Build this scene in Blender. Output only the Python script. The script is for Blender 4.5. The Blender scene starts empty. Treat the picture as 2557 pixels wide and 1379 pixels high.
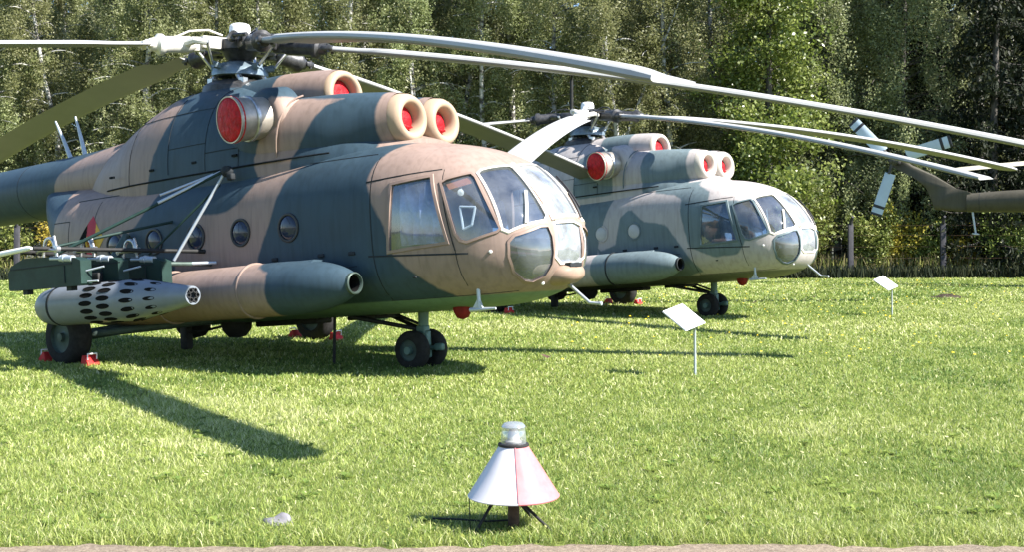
import bpy, bmesh, math, random
import numpy as np
from mathutils import Vector, Matrix
from mathutils.bvhtree import BVHTree

S = bpy.context.scene
COL = S.collection
RNG = np.random.default_rng(7)
random.seed(7)

# ---------------------------------------------------------------- camera
cam = bpy.data.cameras.new('camera')
cam.sensor_width = 36.0
cam.lens = 2963.3 / 2557 * 36.0
cam.shift_y = -(689.5 - 594.7) / 2557
cam.clip_start = 0.05
cam.clip_end = 2000
camo_ = bpy.data.objects.new('camera', cam)
COL.objects.link(camo_)
camo_.location = (0, 0, 1.6265)
camo_.rotation_euler = (math.pi / 2, 0.0027, 0)
S.camera = camo_

# ---------------------------------------------------------------- sky, sun, exposure
SUN_EL, SUN_AZ = math.radians(42.5), math.radians(114.5)
wd = bpy.data.worlds.new('World')
S.world = wd
wd.use_nodes = True
wnt = wd.node_tree
sky = wnt.nodes.new('ShaderNodeTexSky')
sky.sky_type = 'NISHITA'
sky.sun_disc = False
sky.sun_elevation = SUN_EL
sky.sun_rotation = SUN_AZ
sky.dust_density = 0.4
sky.ozone_density = 5.0
wnt.links.new(sky.outputs[0], wnt.nodes['Background'].inputs[0])
wnt.nodes['Background'].inputs[1].default_value = 0.082
sl = bpy.data.lights.new('sun', 'SUN')
sl.energy = 5.0
sl.angle = math.radians(0.53)
sl.color = (1.0, 0.95, 0.87)
so = bpy.data.objects.new('sun', sl)
COL.objects.link(so)
sd = Vector((math.sin(SUN_AZ) * math.cos(SUN_EL), math.cos(SUN_AZ) * math.cos(SUN_EL), math.sin(SUN_EL)))
so.rotation_euler = (-sd).to_track_quat('-Z', 'Y').to_euler()
so.location = (20, -20, 30)
S.view_settings.view_transform = 'Standard'
S.view_settings.look = 'None'
S.view_settings.gamma = 1
S.view_settings.use_curve_mapping = False
S.view_settings.exposure = 1.68
S.cycles.max_bounces = 6
S.cycles.diffuse_bounces = 3
S.cycles.glossy_bounces = 3
S.cycles.transmission_bounces = 4
S.cycles.transparent_max_bounces = 8
S.cycles.caustics_reflective = False
S.cycles.caustics_refractive = False

# ---------------------------------------------------------------- materials
def new_mat(name):
    m = bpy.data.materials.new(name)
    m.use_nodes = True
    nt = m.node_tree
    return m, nt, nt.nodes['Principled BSDF']

def N(nt, t, **k):
    n = nt.nodes.new(t)
    for a, b in k.items():
        setattr(n, a, b)
    return n

def noise(nt, scale, detail=4, coord='Object', rough=0.6):
    tc = N(nt, 'ShaderNodeTexCoord')
    n = N(nt, 'ShaderNodeTexNoise')
    n.inputs['Scale'].default_value = scale
    n.inputs['Detail'].default_value = detail
    n.inputs['Roughness'].default_value = rough
    nt.links.new(tc.outputs[coord], n.inputs['Vector'])
    return n

def ramp(nt, src, stops):
    r = N(nt, 'ShaderNodeValToRGB')
    el = r.color_ramp.elements
    el[0].position, el[0].color = stops[0][0], (*stops[0][1], 1)
    el[1].position, el[1].color = stops[-1][0], (*stops[-1][1], 1)
    for p, c in stops[1:-1]:
        e = el.new(p)
        e.color = (*c, 1)
    nt.links.new(src, r.inputs[0])
    return r

def mixc(nt, fac, a, b, mode='MIX'):
    m = N(nt, 'ShaderNodeMix', data_type='RGBA', blend_type=mode)
    for sock, v in ((m.inputs[0], fac), (m.inputs[6], a), (m.inputs[7], b)):
        if hasattr(v, 'is_output'):
            nt.links.new(v, sock)
        elif isinstance(v, (int, float)):
            sock.default_value = v
        else:
            sock.default_value = (*v, 1)
    return m.outputs[2]

def bump(nt, b, src, strength=0.2, dist=0.01):
    bp = N(nt, 'ShaderNodeBump')
    bp.inputs['Strength'].default_value = strength
    bp.inputs['Distance'].default_value = dist * (3 if strength >= 1 else 1)
    nt.links.new(src, bp.inputs['Height'])
    nt.links.new(bp.outputs[0], b.inputs['Normal'])

def plain(name, col, rough=0.6, metal=0.0, var=0.15, scale=6.0, bmp=0.0):
    m, nt, b = new_mat(name)
    n = noise(nt, scale)
    lo = tuple(c * (1 - var) for c in col)
    hi = tuple(min(1, c * (1 + var)) for c in col)
    r = ramp(nt, n.outputs[0], [(0.3, lo), (0.7, hi)])
    nt.links.new(r.outputs[0], b.inputs['Base Color'])
    b.inputs['Roughness'].default_value = rough
    b.inputs['Metallic'].default_value = metal
    b.inputs['Specular IOR Level'].default_value = 0.05 if rough > .9 else (0.18 if rough > .48 else 0.4)
    if bmp:
        bump(nt, b, n.outputs[0], bmp)
    return m

def camo_mat(name, dark, light, belly, rough=0.5):
    """two paints divided by the signed distance stored per vertex, a belly colour, worn and dusty"""
    m, nt, b = new_mat(name)
    at = N(nt, 'ShaderNodeAttribute', attribute_name='camo')
    bl = N(nt, 'ShaderNodeAttribute', attribute_name='belly')
    wob = noise(nt, 5.0, 3)
    ma = N(nt, 'ShaderNodeMath', operation='MULTIPLY_ADD')
    nt.links.new(wob.outputs[0], ma.inputs[0])
    ma.inputs[1].default_value = 0.06
    nt.links.new(at.outputs['Fac'], ma.inputs[2])
    mr = N(nt, 'ShaderNodeMapRange')
    mr.inputs['From Min'].default_value = 0.015
    mr.inputs['From Max'].default_value = 0.05
    nt.links.new(ma.outputs[0], mr.inputs['Value'])
    n1 = noise(nt, 1.7, 6)
    d = ramp(nt, n1.outputs[0], [(0.3, tuple(c * 0.88 for c in dark)), (0.7, tuple(c * 1.14 for c in dark))])
    l = ramp(nt, n1.outputs[0], [(0.3, tuple(c * 0.92 for c in light)), (0.7, tuple(c * 1.07 for c in light))])
    c = mixc(nt, mr.outputs[0], d.outputs[0], l.outputs[0])
    mb = N(nt, 'ShaderNodeMapRange')
    mb.inputs['From Min'].default_value = -0.01
    mb.inputs['From Max'].default_value = 0.01
    nt.links.new(bl.outputs['Fac'], mb.inputs['Value'])
    c = mixc(nt, mb.outputs[0], c, belly)
    # streaks of dirt running down the skin
    tc = N(nt, 'ShaderNodeTexCoord')
    mp = N(nt, 'ShaderNodeMapping')
    mp.inputs['Scale'].default_value = (9, 9, 0.9)
    nt.links.new(tc.outputs['Object'], mp.inputs['Vector'])
    sn = N(nt, 'ShaderNodeTexNoise')
    sn.inputs['Scale'].default_value = 1.6
    sn.inputs['Detail'].default_value = 6
    nt.links.new(mp.outputs[0], sn.inputs['Vector'])
    sr = ramp(nt, sn.outputs[0], [(0.32, (0.62, 0.61, 0.58)), (0.56, (1, 1, 1))])
    c = mixc(nt, 0.42, c, sr.outputs[0], 'MULTIPLY')
    # frame lines and stringers: slightly darker joints in the skin with a shallow relief
    sep = N(nt, 'ShaderNodeSeparateXYZ')
    nt.links.new(tc.outputs['Object'], sep.inputs[0])
    pp = N(nt, 'ShaderNodeMath', operation='PINGPONG')
    nt.links.new(sep.outputs[0], pp.inputs[0])
    pp.inputs[1].default_value = 0.44
    ln = N(nt, 'ShaderNodeMapRange')
    ln.inputs['From Min'].default_value = 0.004
    ln.inputs['From Max'].default_value = 0.012
    nt.links.new(pp.outputs[0], ln.inputs['Value'])
    lr = ramp(nt, ln.outputs[0], [(0.0, (0.72, 0.72, 0.72)), (1.0, (1, 1, 1))])
    c = mixc(nt, 0.25, c, lr.outputs[0], 'MULTIPLY')
    geo = N(nt, 'ShaderNodeNewGeometry')
    c = mixc(nt, geo.outputs['Backfacing'], c, (0.16, 0.2, 0.19))
    nt.links.new(c, b.inputs['Base Color'])
    rr = ramp(nt, n1.outputs[0], [(0.3, (rough - .08,) * 3), (0.7, (rough + .1,) * 3)])
    nt.links.new(rr.outputs[0], b.inputs['Roughness'])
    b.inputs['Specular IOR Level'].default_value = 0.2
    wv = noise(nt, 2.6, 2)
    bump(nt, b, wv.outputs[0], 0.10, 0.05)
    return m

def glass_mat(name, tint=(0.72, 0.82, 0.86), lo=0.10, d0=.02, d1=.16):
    m, nt, b = new_mat(name)
    nt.nodes.remove(b)
    out = nt.nodes['Material Output']
    tr = N(nt, 'ShaderNodeBsdfTransparent')
    tr.inputs[0].default_value = (*tint, 1)
    gl = N(nt, 'ShaderNodeBsdfGlossy')
    gl.inputs['Roughness'].default_value = 0.04
    gl.inputs[0].default_value = (0.9, 0.95, 1, 1)
    df = N(nt, 'ShaderNodeBsdfDiffuse')
    df.inputs[0].default_value = (0.62, 0.66, 0.72, 1)
    lw = N(nt, 'ShaderNodeLayerWeight')
    lw.inputs['Blend'].default_value = 0.35
    mr = N(nt, 'ShaderNodeMapRange')
    mr.inputs['To Min'].default_value = lo
    mr.inputs['To Max'].default_value = 0.6
    nt.links.new(lw.outputs['Facing'], mr.inputs['Value'])
    mx = N(nt, 'ShaderNodeMixShader')
    nt.links.new(mr.outputs[0], mx.inputs[0])
    nt.links.new(tr.outputs[0], mx.inputs[1])
    nt.links.new(gl.outputs[0], mx.inputs[2])
    # fine dust and crazing of old perspex
    dn = noise(nt, 3.0, 6)
    dr = N(nt, 'ShaderNodeMapRange')
    dr.inputs['From Min'].default_value = 0.35
    dr.inputs['From Max'].default_value = 0.8
    dr.inputs['To Min'].default_value = d0
    dr.inputs['To Max'].default_value = d1
    nt.links.new(dn.outputs[0], dr.inputs['Value'])
    m2 = N(nt, 'ShaderNodeMixShader')
    nt.links.new(dr.outputs[0], m2.inputs[0])
    nt.links.new(mx.outputs[0], m2.inputs[1])
    nt.links.new(df.outputs[0], m2.inputs[2])
    nt.links.new(m2.outputs[0], out.inputs[0])
    return m

M = {}
M['camo_brown'] = camo_mat('camo_brown', (0.036, 0.062, 0.084), (0.275, 0.2, 0.168), (0.13, 0.21, 0.17))
M['camo_grey'] = camo_mat('camo_grey', (0.135, 0.178, 0.195), (0.41, 0.378, 0.37), (0.115, 0.125, 0.11))
M['camo_olive'] = camo_mat('camo_olive', (0.072, 0.066, 0.05), (0.10, 0.088, 0.065), (0.11, 0.12, 0.09))
M['ochre_paint'] = plain('ochre_paint', (0.27, 0.19, 0.145), 0.5, 0, 0.15, 6)
M['tan_paint'] = plain('tan_paint', (0.37, 0.275, 0.195), 0.5, 0, 0.08, 3)
M['lip_grey'] = plain('lip_grey', (0.5, 0.46, 0.41), 0.5, 0, 0.08, 3)
M['olive_paint'] = plain('olive_paint', (0.13, 0.10, 0.075), 0.55, 0, 0.1, 3)
M['red_cover'] = plain('red_cover', (0.40, 0.010, 0.016), 0.55, 0, 0.4, 11, 1.0)
M['dark_red'] = plain('dark_red', (0.16, 0.012, 0.012), 0.6, 0, 0.3, 9)
M['chock_red'] = plain('chock_red', (0.5, 0.03, 0.03), 0.5, 0, 0.15, 9)
M['blade_grey'] = plain('blade_grey', (0.38, 0.385, 0.38), 0.52, 0, 0.10, 1.2)
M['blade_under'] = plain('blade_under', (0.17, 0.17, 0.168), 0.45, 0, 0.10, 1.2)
M['blade_yellow'] = plain('blade_yellow', (0.46, 0.44, 0.33), 0.5, 0, 0.1, 1.2)
M['tail_blade_blue'] = plain('tail_blade_blue', (0.42, 0.50, 0.58), 0.4, 0, 0.08, 2)
M['white_paint'] = plain('white_paint', (0.78, 0.78, 0.76), 0.4, 0, 0.05, 4)
M['dirty_white'] = plain('dirty_white', (0.6, 0.58, 0.53), 0.45, 0, 0.18, 7)
M['black_paint'] = plain('black_paint', (0.018, 0.018, 0.02), 0.45, 0, 0.25, 4)
M['hub_metal'] = plain('hub_metal', (0.05, 0.05, 0.052), 0.42, 0.4, 0.5, 14, 0.2)
M['steel'] = plain('steel', (0.5, 0.5, 0.5), 0.32, 0.85, 0.25, 20)
M['exhaust_metal'] = plain('exhaust_metal', (0.40, 0.36, 0.31), 0.42, 0.55, 0.3, 5)
M['rubber'] = plain('rubber', (0.022, 0.021, 0.02), 0.85, 0, 0.3, 18, 0.3)
M['rim_green'] = plain('rim_green', (0.06, 0.085, 0.075), 0.5, 0.2, 0.2, 10)
M['gear_green'] = plain('gear_green', (0.10, 0.17, 0.15), 0.45, 0.1, 0.15, 9)
M['outrigger_green'] = plain('outrigger_green', (0.016, 0.036, 0.031), 0.5, 0.0, 0.25, 5, 0.1)
M['swash_blue'] = plain('swash_blue', (0.16, 0.21, 0.25), 0.35, 0.3, 0.3, 12)
M['pod_grey'] = plain('pod_grey', (0.16, 0.18, 0.21), 0.42, 0.0, 0.12, 4)
M['antenna_grey'] = plain('antenna_grey', (0.42, 0.46, 0.5), 0.4, 0.3, 0.08, 10)
M['seam_dark'] = plain('seam_dark', (0.022, 0.026, 0.03), 0.7, 0, 0.2, 8)
M['porthole'] = plain('porthole', (0.022, 0.03, 0.055), 0.06, 0, 0.3, 5)
M['porthole_blank'] = plain('porthole_blank', (0.42, 0.42, 0.43), 0.45, 0, 0.1, 5)
M['frame_tan'] = plain('frame_tan', (0.24, 0.17, 0.14), 0.45, 0, 0.15, 6)
M['frame_white'] = plain('frame_white', (0.66, 0.60, 0.54), 0.4, 0, 0.12, 6)
M['frame_blue'] = plain('frame_blue', (0.10, 0.14, 0.155), 0.45, 0, 0.12, 6)
M['canopy_glass'] = glass_mat('canopy_glass', (0.70, 0.78, 0.86), 0.10)
M['dusty_glass'] = glass_mat('dusty_glass', (0.70, 0.78, 0.86), 0.10, .10, .5)
M['clear_glass'] = glass_mat('clear_glass', (0.86, 0.87, 0.86), 0.10, .12, .3)
M['cockpit_grey'] = plain('cockpit_grey', (0.12, 0.16, 0.17), 0.6, 0, 0.2, 5)
M['cockpit_black'] = plain('cockpit_black', (0.03, 0.032, 0.035), 0.6, 0, 0.2, 5)
M['seat_blue'] = plain('seat_blue', (0.07, 0.12, 0.2), 0.75, 0, 0.25, 12)
M['curtain'] = plain('curtain', (0.32, 0.34, 0.50), 0.8, 0, 0.45, 6, 0.3)
M['orange_visor'] = plain('orange_visor', (0.42, 0.14, 0.07), 0.5, 0, 0.1, 5)
M['decal_black'] = plain('decal_black', (0.010, 0.010, 0.010), 0.95)
M['decal_red'] = plain('decal_red', (0.38, 0.025, 0.04), 0.5, 0, 0.1)
M['decal_gold'] = plain('decal_gold', (0.62, 0.36, 0.04), 0.5, 0, 0.1)
M['beacon_white'] = plain('beacon_white', (0.58, 0.57, 0.58), 0.4, 0, 0.03, 5)
M['beacon_red'] = plain('beacon_red', (0.50, 0.16, 0.17), 0.5, 0, 0.14, 14)
M['frosted'] = plain('frosted', (0.5, 0.5, 0.49), 0.25, 0, 0.12, 12)
M['rust'] = plain('rust', (0.09, 0.055, 0.04), 0.8, 0, 0.4, 22, 0.3)
M['iron_black'] = plain('iron_black', (0.025, 0.025, 0.025), 0.6, 0.2, 0.3, 12)
M['post_concrete'] = plain('post_concrete', (0.055, 0.054, 0.062), 0.85, 0, 0.25, 6, 0.3)
M['stone'] = plain('stone', (0.17, 0.165, 0.18), 0.85, 0, 0.25, 16, 0.5)
M['soil'] = plain('soil', (0.05, 0.04, 0.03), 0.95, 0, 0.5, 24, 0.8)

# ---------------------------------------------------------------- mesh helpers
class MB:
    def __init__(self):
        self.v, self.f = [], []

    def add(self, verts, faces):
        o = len(self.v)
        self.v.extend([tuple(map(float, p)) for p in verts])
        self.f.extend([tuple(i + o for i in f) for f in faces])
        return self

    def box(self, c, s, rot=None, bev=0.0):
        hx, hy, hz = s[0] / 2, s[1] / 2, s[2] / 2
        if bev <= 0:
            P = [(x, y, z) for x in (-hx, hx) for y in (-hy, hy) for z in (-hz, hz)]
            Fc = [(0, 1, 3, 2), (4, 6, 7, 5), (0, 4, 5, 1), (2, 3, 7, 6), (0, 2, 6, 4), (1, 5, 7, 3)]
        else:
            b = min(bev, hx * .9, hy * .9, hz * .9)
            bm = bmesh.new()
            bmesh.ops.create_cube(bm, size=1)
            for q in bm.verts:
                q.co = Vector((q.co.x * 2 * hx, q.co.y * 2 * hy, q.co.z * 2 * hz))
            bmesh.ops.bevel(bm, geom=list(bm.edges), offset=b, segments=2, affect='EDGES', profile=0.5)
            bm.verts.index_update()
            P = [tuple(q.co) for q in bm.verts]
            Fc = [tuple(q.index for q in fc.verts) for fc in bm.faces]
            bm.free()
        P = [Vector(p) for p in P]
        if rot is not None:
            P = [rot @ p for p in P]
        c = Vector(c)
        return self.add([p + c for p in P], Fc)

    def tube(self, pts, r, n=10, caps=True):
        pts = [Vector(p) for p in pts]
        rs = r if isinstance(r, (list, tuple, np.ndarray)) else [r] * len(pts)
        V, Fc = [], []
        up = None
        for i, p in enumerate(pts):
            d = (pts[min(i + 1, len(pts) - 1)] - pts[max(i - 1, 0)]).normalized()
            if up is None:
                up = Vector((0, 0, 1)) if abs(d.z) < .9 else Vector((1, 0, 0))
            a = d.cross(up).normalized()
            bb = a.cross(d).normalized()
            up = bb
            for j in range(n):
                t = 2 * math.pi * j / n
                V.append(p + (a * math.cos(t) + bb * math.sin(t)) * rs[i])
        for i in range(len(pts) - 1):
            for j in range(n):
                k = (j + 1) % n
                Fc.append((i * n + j, i * n + k, (i + 1) * n + k, (i + 1) * n + j))
        if caps:
            Fc.append(tuple(reversed(range(n))))
            Fc.append(tuple((len(pts) - 1) * n + j for j in range(n)))
        return self.add(V, Fc)

    def lathe(self, prof, o=(0, 0, 0), ax=(0, 0, 1), n=24, sx=1.0, caps=True):
        """prof: (radius, along axis)"""
        ax = Vector(ax).normalized()
        a = ax.orthogonal().normalized() if abs(ax.x) < .99 else Vector((0, 1, 0))
        b = ax.cross(a)
        o = Vector(o)
        V, Fc = [], []
        for r, h in prof:
            for j in range(n):
                t = 2 * math.pi * j / n
                V.append(o + ax * h + (a * math.cos(t) * sx + b * math.sin(t)) * r)
        for i in range(len(prof) - 1):
            for j in range(n):
                k = (j + 1) % n
                Fc.append((i * n + j, i * n + k, (i + 1) * n + k, (i + 1) * n + j))
        if caps and prof[0][0] > 1e-4:
            Fc.append(tuple(reversed(range(n))))
        if caps and prof[-1][0] > 1e-4:
            Fc.append(tuple((len(prof) - 1) * n + j for j in range(n)))
        return self.add(V, Fc)

    def loft(self, rings, closed=True, caps=(True, True)):
        n = len(rings[0])
        V = [p for r in rings for p in r]
        Fc = []
        for i in range(len(rings) - 1):
            for j in range(n if closed else n - 1):
                k = (j + 1) % n
                Fc.append((i * n + j, i * n + k, (i + 1) * n + k, (i + 1) * n + j))
        if caps[0]:
            Fc.append(tuple(reversed(range(n))))
        if caps[1]:
            Fc.append(tuple((len(rings) - 1) * n + j for j in range(n)))
        return self.add(V, Fc)

    def prism(self, poly, axis, lo, hi):
        """poly 2-D, extruded along axis ('y': poly is x,z ; 'z': poly is x,y ; 'x': poly is y,z)"""
        def P(a, b, t):
            return {'y': (a, t, b), 'z': (a, b, t), 'x': (t, a, b)}[axis]
        n = len(poly)
        V = [P(a, b, lo) for a, b in poly] + [P(a, b, hi) for a, b in poly]
        Fc = [tuple(range(n)), tuple(reversed(range(n, 2 * n)))]
        for j in range(n):
            k = (j + 1) % n
            Fc.append((j, n + j, n + k, k))
        return self.add(V, Fc)

    def build(self, name, mat=None, parent=None, smooth=35, loc=None, rot=None, fixn=True):
        me = bpy.data.meshes.new(name)
        me.from_pydata(self.v, [], self.f)
        if fixn:
            bm = bmesh.new()
            bm.from_mesh(me)
            bmesh.ops.recalc_face_normals(bm, faces=bm.faces)
            bm.to_mesh(me)
            bm.free()
        return link_mesh(name, me, mat, parent, smooth, loc, rot)

def link_mesh(name, me, mat=None, parent=None, smooth=35, loc=None, rot=None):
    if smooth:
        me.polygons.foreach_set('use_smooth', [True] * len(me.polygons))
        if smooth < 170:
            try:
                me.set_sharp_from_angle(angle=math.radians(smooth))
            except Exception:
                pass
    if mat is not None:
        me.materials.append(M[mat] if isinstance(mat, str) else mat)
    o = bpy.data.objects.new(name, me)
    COL.objects.link(o)
    if parent is not None:
        o.parent = parent
    if loc is not None:
        o.location = loc
    if rot is not None:
        o.rotation_euler = rot
    return o

def tag(o, label=None, cat=None, group=None, kind=None):
    for k, v in (('label', label), ('category', cat), ('group', group), ('kind', kind)):
        if v:
            o[k] = v
    return o

def empty(name, loc, rot=(0, 0, 0)):
    e = bpy.data.objects.new(name, None)
    e.empty_display_size = .3
    e.location = loc
    e.rotation_euler = rot
    COL.objects.link(e)
    return e

def np_mesh(name, V, quads, mat, attrs=None, parent=None, smooth=False, fsize=4):
    me = bpy.data.meshes.new(name)
    V = np.asarray(V, np.float32)
    Q = np.asarray(quads, np.int32)
    me.vertices.add(len(V))
    me.vertices.foreach_set('co', V.ravel())
    me.loops.add(Q.size)
    me.loops.foreach_set('vertex_index', Q.ravel())
    me.polygons.add(len(Q))
    me.polygons.foreach_set('loop_start', np.arange(0, Q.size, fsize, dtype=np.int32))
    me.polygons.foreach_set('loop_total', np.full(len(Q), fsize, np.int32))
    for k, a in (attrs or {}).items():
        at = me.attributes.new(k, 'FLOAT', 'POINT')
        at.data.foreach_set('value', np.asarray(a, np.float32))
    me.update(calc_edges=True)
    if smooth:
        me.polygons.foreach_set('use_smooth', [True] * len(Q))
    if mat:
        me.materials.append(M[mat] if isinstance(mat, str) else mat)
    o = bpy.data.objects.new(name, me)
    COL.objects.link(o)
    if parent is not None:
        o.parent = parent
    return o

def pchip(xs, ys, x):
    xs = np.asarray(xs, float); ys = np.asarray(ys, float); x = np.asarray(x, float)
    h = np.diff(xs); d = np.diff(ys) / h
    m = np.zeros(len(xs)); m[0] = d[0]; m[-1] = d[-1]
    for i in range(1, len(xs) - 1):
        if d[i - 1] * d[i] > 0:
            w1 = 2 * h[i] + h[i - 1]; w2 = h[i] + 2 * h[i - 1]
            m[i] = (w1 + w2) / (w1 / d[i - 1] + w2 / d[i])
    i = np.clip(np.searchsorted(xs, x) - 1, 0, len(h) - 1)
    t = (x - xs[i]) / h[i]
    return (ys[i] * (1 + 2 * t) * (1 - t) ** 2 + m[i] * h[i] * t * (1 - t) ** 2
            + ys[i + 1] * t * t * (3 - 2 * t) + m[i + 1] * h[i] * t * t * (t - 1))

def poly_sdf(P, polys):
    """signed distance (positive inside) of 2-D points to a union of polygons"""
    P = np.asarray(P, float)
    best = np.full(len(P), -9.0)
    for poly in polys:
        A = np.asarray(poly, float); B = np.roll(A, -1, 0)
        d2 = np.full(len(P), 1e9); ins = np.zeros(len(P), bool)
        for a, b in zip(A, B):
            e = b - a; w = P - a
            t = np.clip((w @ e) / max(e @ e, 1e-9), 0, 1)
            q = w - t[:, None] * e
            d2 = np.minimum(d2, (q ** 2).sum(1))
            c = (a[1] > P[:, 1]) != (b[1] > P[:, 1])
            with np.errstate(divide='ignore', invalid='ignore'):
                xx = (b[0] - a[0]) * (P[:, 1] - a[1]) / (b[1] - a[1]) + a[0]
            ins ^= c & (P[:, 0] < xx)
        best = np.maximum(best, np.where(ins, 1, -1) * np.sqrt(d2))
    return best

def set_attr(o, name, vals):
    me = o.data
    at = me.attributes.get(name) or me.attributes.new(name, 'FLOAT', 'POINT')
    at.data.foreach_set('value', np.asarray(vals, np.float32))

def coords(o):
    a = np.empty(len(o.data.vertices) * 3, np.float32)
    o.data.vertices.foreach_get('co', a)
    return a.reshape(-1, 3)

# ---------------------------------------------------------------- helicopter: body frame x forward, y left, z up
FUS = np.array([(-4.1, .26, 2.45, 2.88, 2.0), (-3.7, .56, 2.15, 2.84, 2.0), (-3.3, .82, 1.72, 2.76, 2.1),
    (-2.9, 1.02, 1.25, 2.71, 2.3), (-2.5, 1.15, .85, 2.67, 2.5), (-2.1, 1.22, .6, 2.62, 2.8), (-1.6, 1.25, .45, 2.58, 3.0), (0, 1.25, .42, 2.57, 3.0), (2.5, 1.25, .42, 2.57, 3.0),
    (3.6, 1.25, .42, 2.53, 3.0), (4.2, 1.215, .425, 2.46, 2.9), (4.7, 1.12, .44, 2.32, 2.7), (5.0, 1.03, .47, 2.165, 2.6), (5.25, .91, .52, 1.96, 2.5),
    (5.45, .76, .60, 1.73, 2.4), (5.58, .59, .70, 1.54, 2.3), (5.66, .40, .82, 1.38, 2.2), (5.70, .2, .96, 1.24, 2.0)])

def superloft(stations, X, n, yc=0.0, half=False):
    """stations: x, half width, bottom, top, exponent"""
    st = np.array(stations, float)
    hw, zb, zt, e = [pchip(st[:, 0], st[:, i], X) for i in (1, 2, 3, 4)]
    t = np.linspace(0, 2 * np.pi, n, endpoint=False)
    c, s = np.cos(t), np.sin(t)
    R = []
    for i, x in enumerate(X):
        zc, rz = (zb[i] + zt[i]) / 2, (zt[i] - zb[i]) / 2
        R.append(np.stack([np.full(n, x), yc + hw[i] * np.sign(c) * np.abs(c) ** (2 / e[i]), zc + rz * np.sign(s) * np.abs(s) ** (2 / e[i])], 1))
    return R

FX = np.concatenate([np.arange(-4.1, 5.0, .085), np.arange(5.0, 5.7, .03), [5.7]])
mbF = MB()
rgs = superloft(FUS, FX, 80)
mbF.loft(rgs, caps=(True, False))
nv = len(mbF.v)
mbF.v.append((5.715, 0, 1.1))
for j in range(80):
    mbF.f.append((nv - 80 + j, nv - 80 + (j + 1) % 80, nv))
BVH = BVHTree.FromPolygons(mbF.v, mbF.f)

def skin(p, n, off):
    n = Vector(n).normalized()
    p = Vector(p)
    h = BVH.ray_cast(p + n * .6, -n)
    q = h[0] if h[0] is not None else p
    return q + n * off

def newell(P):
    n = Vector((0, 0, 0))
    for a, b in zip(P, P[1:] + P[:1]):
        n += Vector(((a.y - b.y) * (a.z + b.z), (a.z - b.z) * (a.x + b.x), (a.x - b.x) * (a.y + b.y)))
    return n.normalized()

class Pane:
    """a convex opening on the skin, given by 3-D corners on it"""
    def __init__(self, corners, n=None):
        P = [Vector(p) for p in corners]
        self.c = sum(P, Vector()) / len(P)
        nn = newell(P)
        if nn.dot(self.c - Vector((self.c.x - .8, 0, 1.45))) < 0:
            P.reverse(); nn = -nn
        self.n = Vector(n).normalized() if n else nn
        self.u = (P[1] - P[0]) - self.n * (P[1] - P[0]).dot(self.n)
        self.u.normalize()
        self.w = self.n.cross(self.u)
        self.P = P
        self.q = [((p - self.c).dot(self.u), (p - self.c).dot(self.w)) for p in P]

    def loop(self, grow=0.0, scale=1.0, step=.07):
        q = [Vector(a) for a in self.q]
        n = len(q)
        if grow:
            out = []
            for i in range(n):
                a, b, c = q[i - 1], q[i], q[(i + 1) % n]
                e1, e2 = (b - a).normalized(), (c - b).normalized()
                n1, n2 = Vector((e1.y, -e1.x)), Vector((e2.y, -e2.x))
                k = (n1 + n2).normalized()
                out.append(b + k * grow / max(.5, k.dot(n1)))
            q = out
        L = []
        for i in range(n):
            a0, b0 = Vector(self.q[i]), Vector(self.q[(i + 1) % n])
            m = max(1, int((b0 - a0).length / step))
            for j in range(m):
                L.append(q[i].lerp(q[(i + 1) % n], j / m) * scale)
        return L

    def to3(self, L, off):
        return [skin(self.c + self.u * a.x + self.w * a.y, self.n, off) for a in L]

    def glass(self, off=-.012):
        mb = MB()
        rings = [self.to3(self.loop(.008, s), off) for s in (1, .8, .6, .4, .2)]
        mb.loft(rings, caps=(False, False))
        m = len(rings[0])
        mb.v.append(tuple(skin(self.c, self.n, off)))
        o = len(mb.v) - 1
        for j in range(m):
            mb.f.append((o - m + j, o - m + (j + 1) % m, o))
        return mb

    def frame(self, w=.03, hgt=.014):
        mb = MB()
        A = self.to3(self.loop(w), .0); B = self.to3(self.loop(w * .85), hgt)
        Cc = self.to3(self.loop(.0), hgt); D = self.to3(self.loop(.0), -.03)
        return mb.loft([A, B, Cc, D], caps=(False, False))

    def patch(self, off=.004):
        return self.glass(off)

    def cut(self, bm):
        R = max(math.hypot(*a) for a in self.q) + .12
        def near():
            F = [f for f in bm.faces if (f.calc_center_median() - self.c).length < R + .1 and f.normal.dot(self.n) > .15]
            return F
        n = len(self.q)
        for i in range(n):
            a = self.c + self.u * self.q[i][0] + self.w * self.q[i][1]
            b = self.c + self.u * self.q[(i + 1) % n][0] + self.w * self.q[(i + 1) % n][1]
            pn = (b - a).cross(self.n).normalized()
            F = near()
            E = {e for f in F for e in f.edges}; Vv = {v for f in F for v in f.verts}
            bmesh.ops.bisect_plane(bm, geom=list(Vv) + list(E) + F, dist=1e-5, plane_co=a, plane_no=pn)
        kill = []
        q = [Vector(a) for a in self.q]
        for f in near():
            d = f.calc_center_median() - self.c
            if abs(d.dot(self.n)) > .4:
                continue
            p = Vector((d.dot(self.u), d.dot(self.w)))
            if all((q[(i + 1) % n] - q[i]).cross(p - q[i]) > -1e-5 for i in range(n)):
                kill.append(f)
        bmesh.ops.delete(bm, geom=kill, context='FACES')

def mirror(L):
    return [(x, -y, z) for x, y, z in L]

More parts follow.
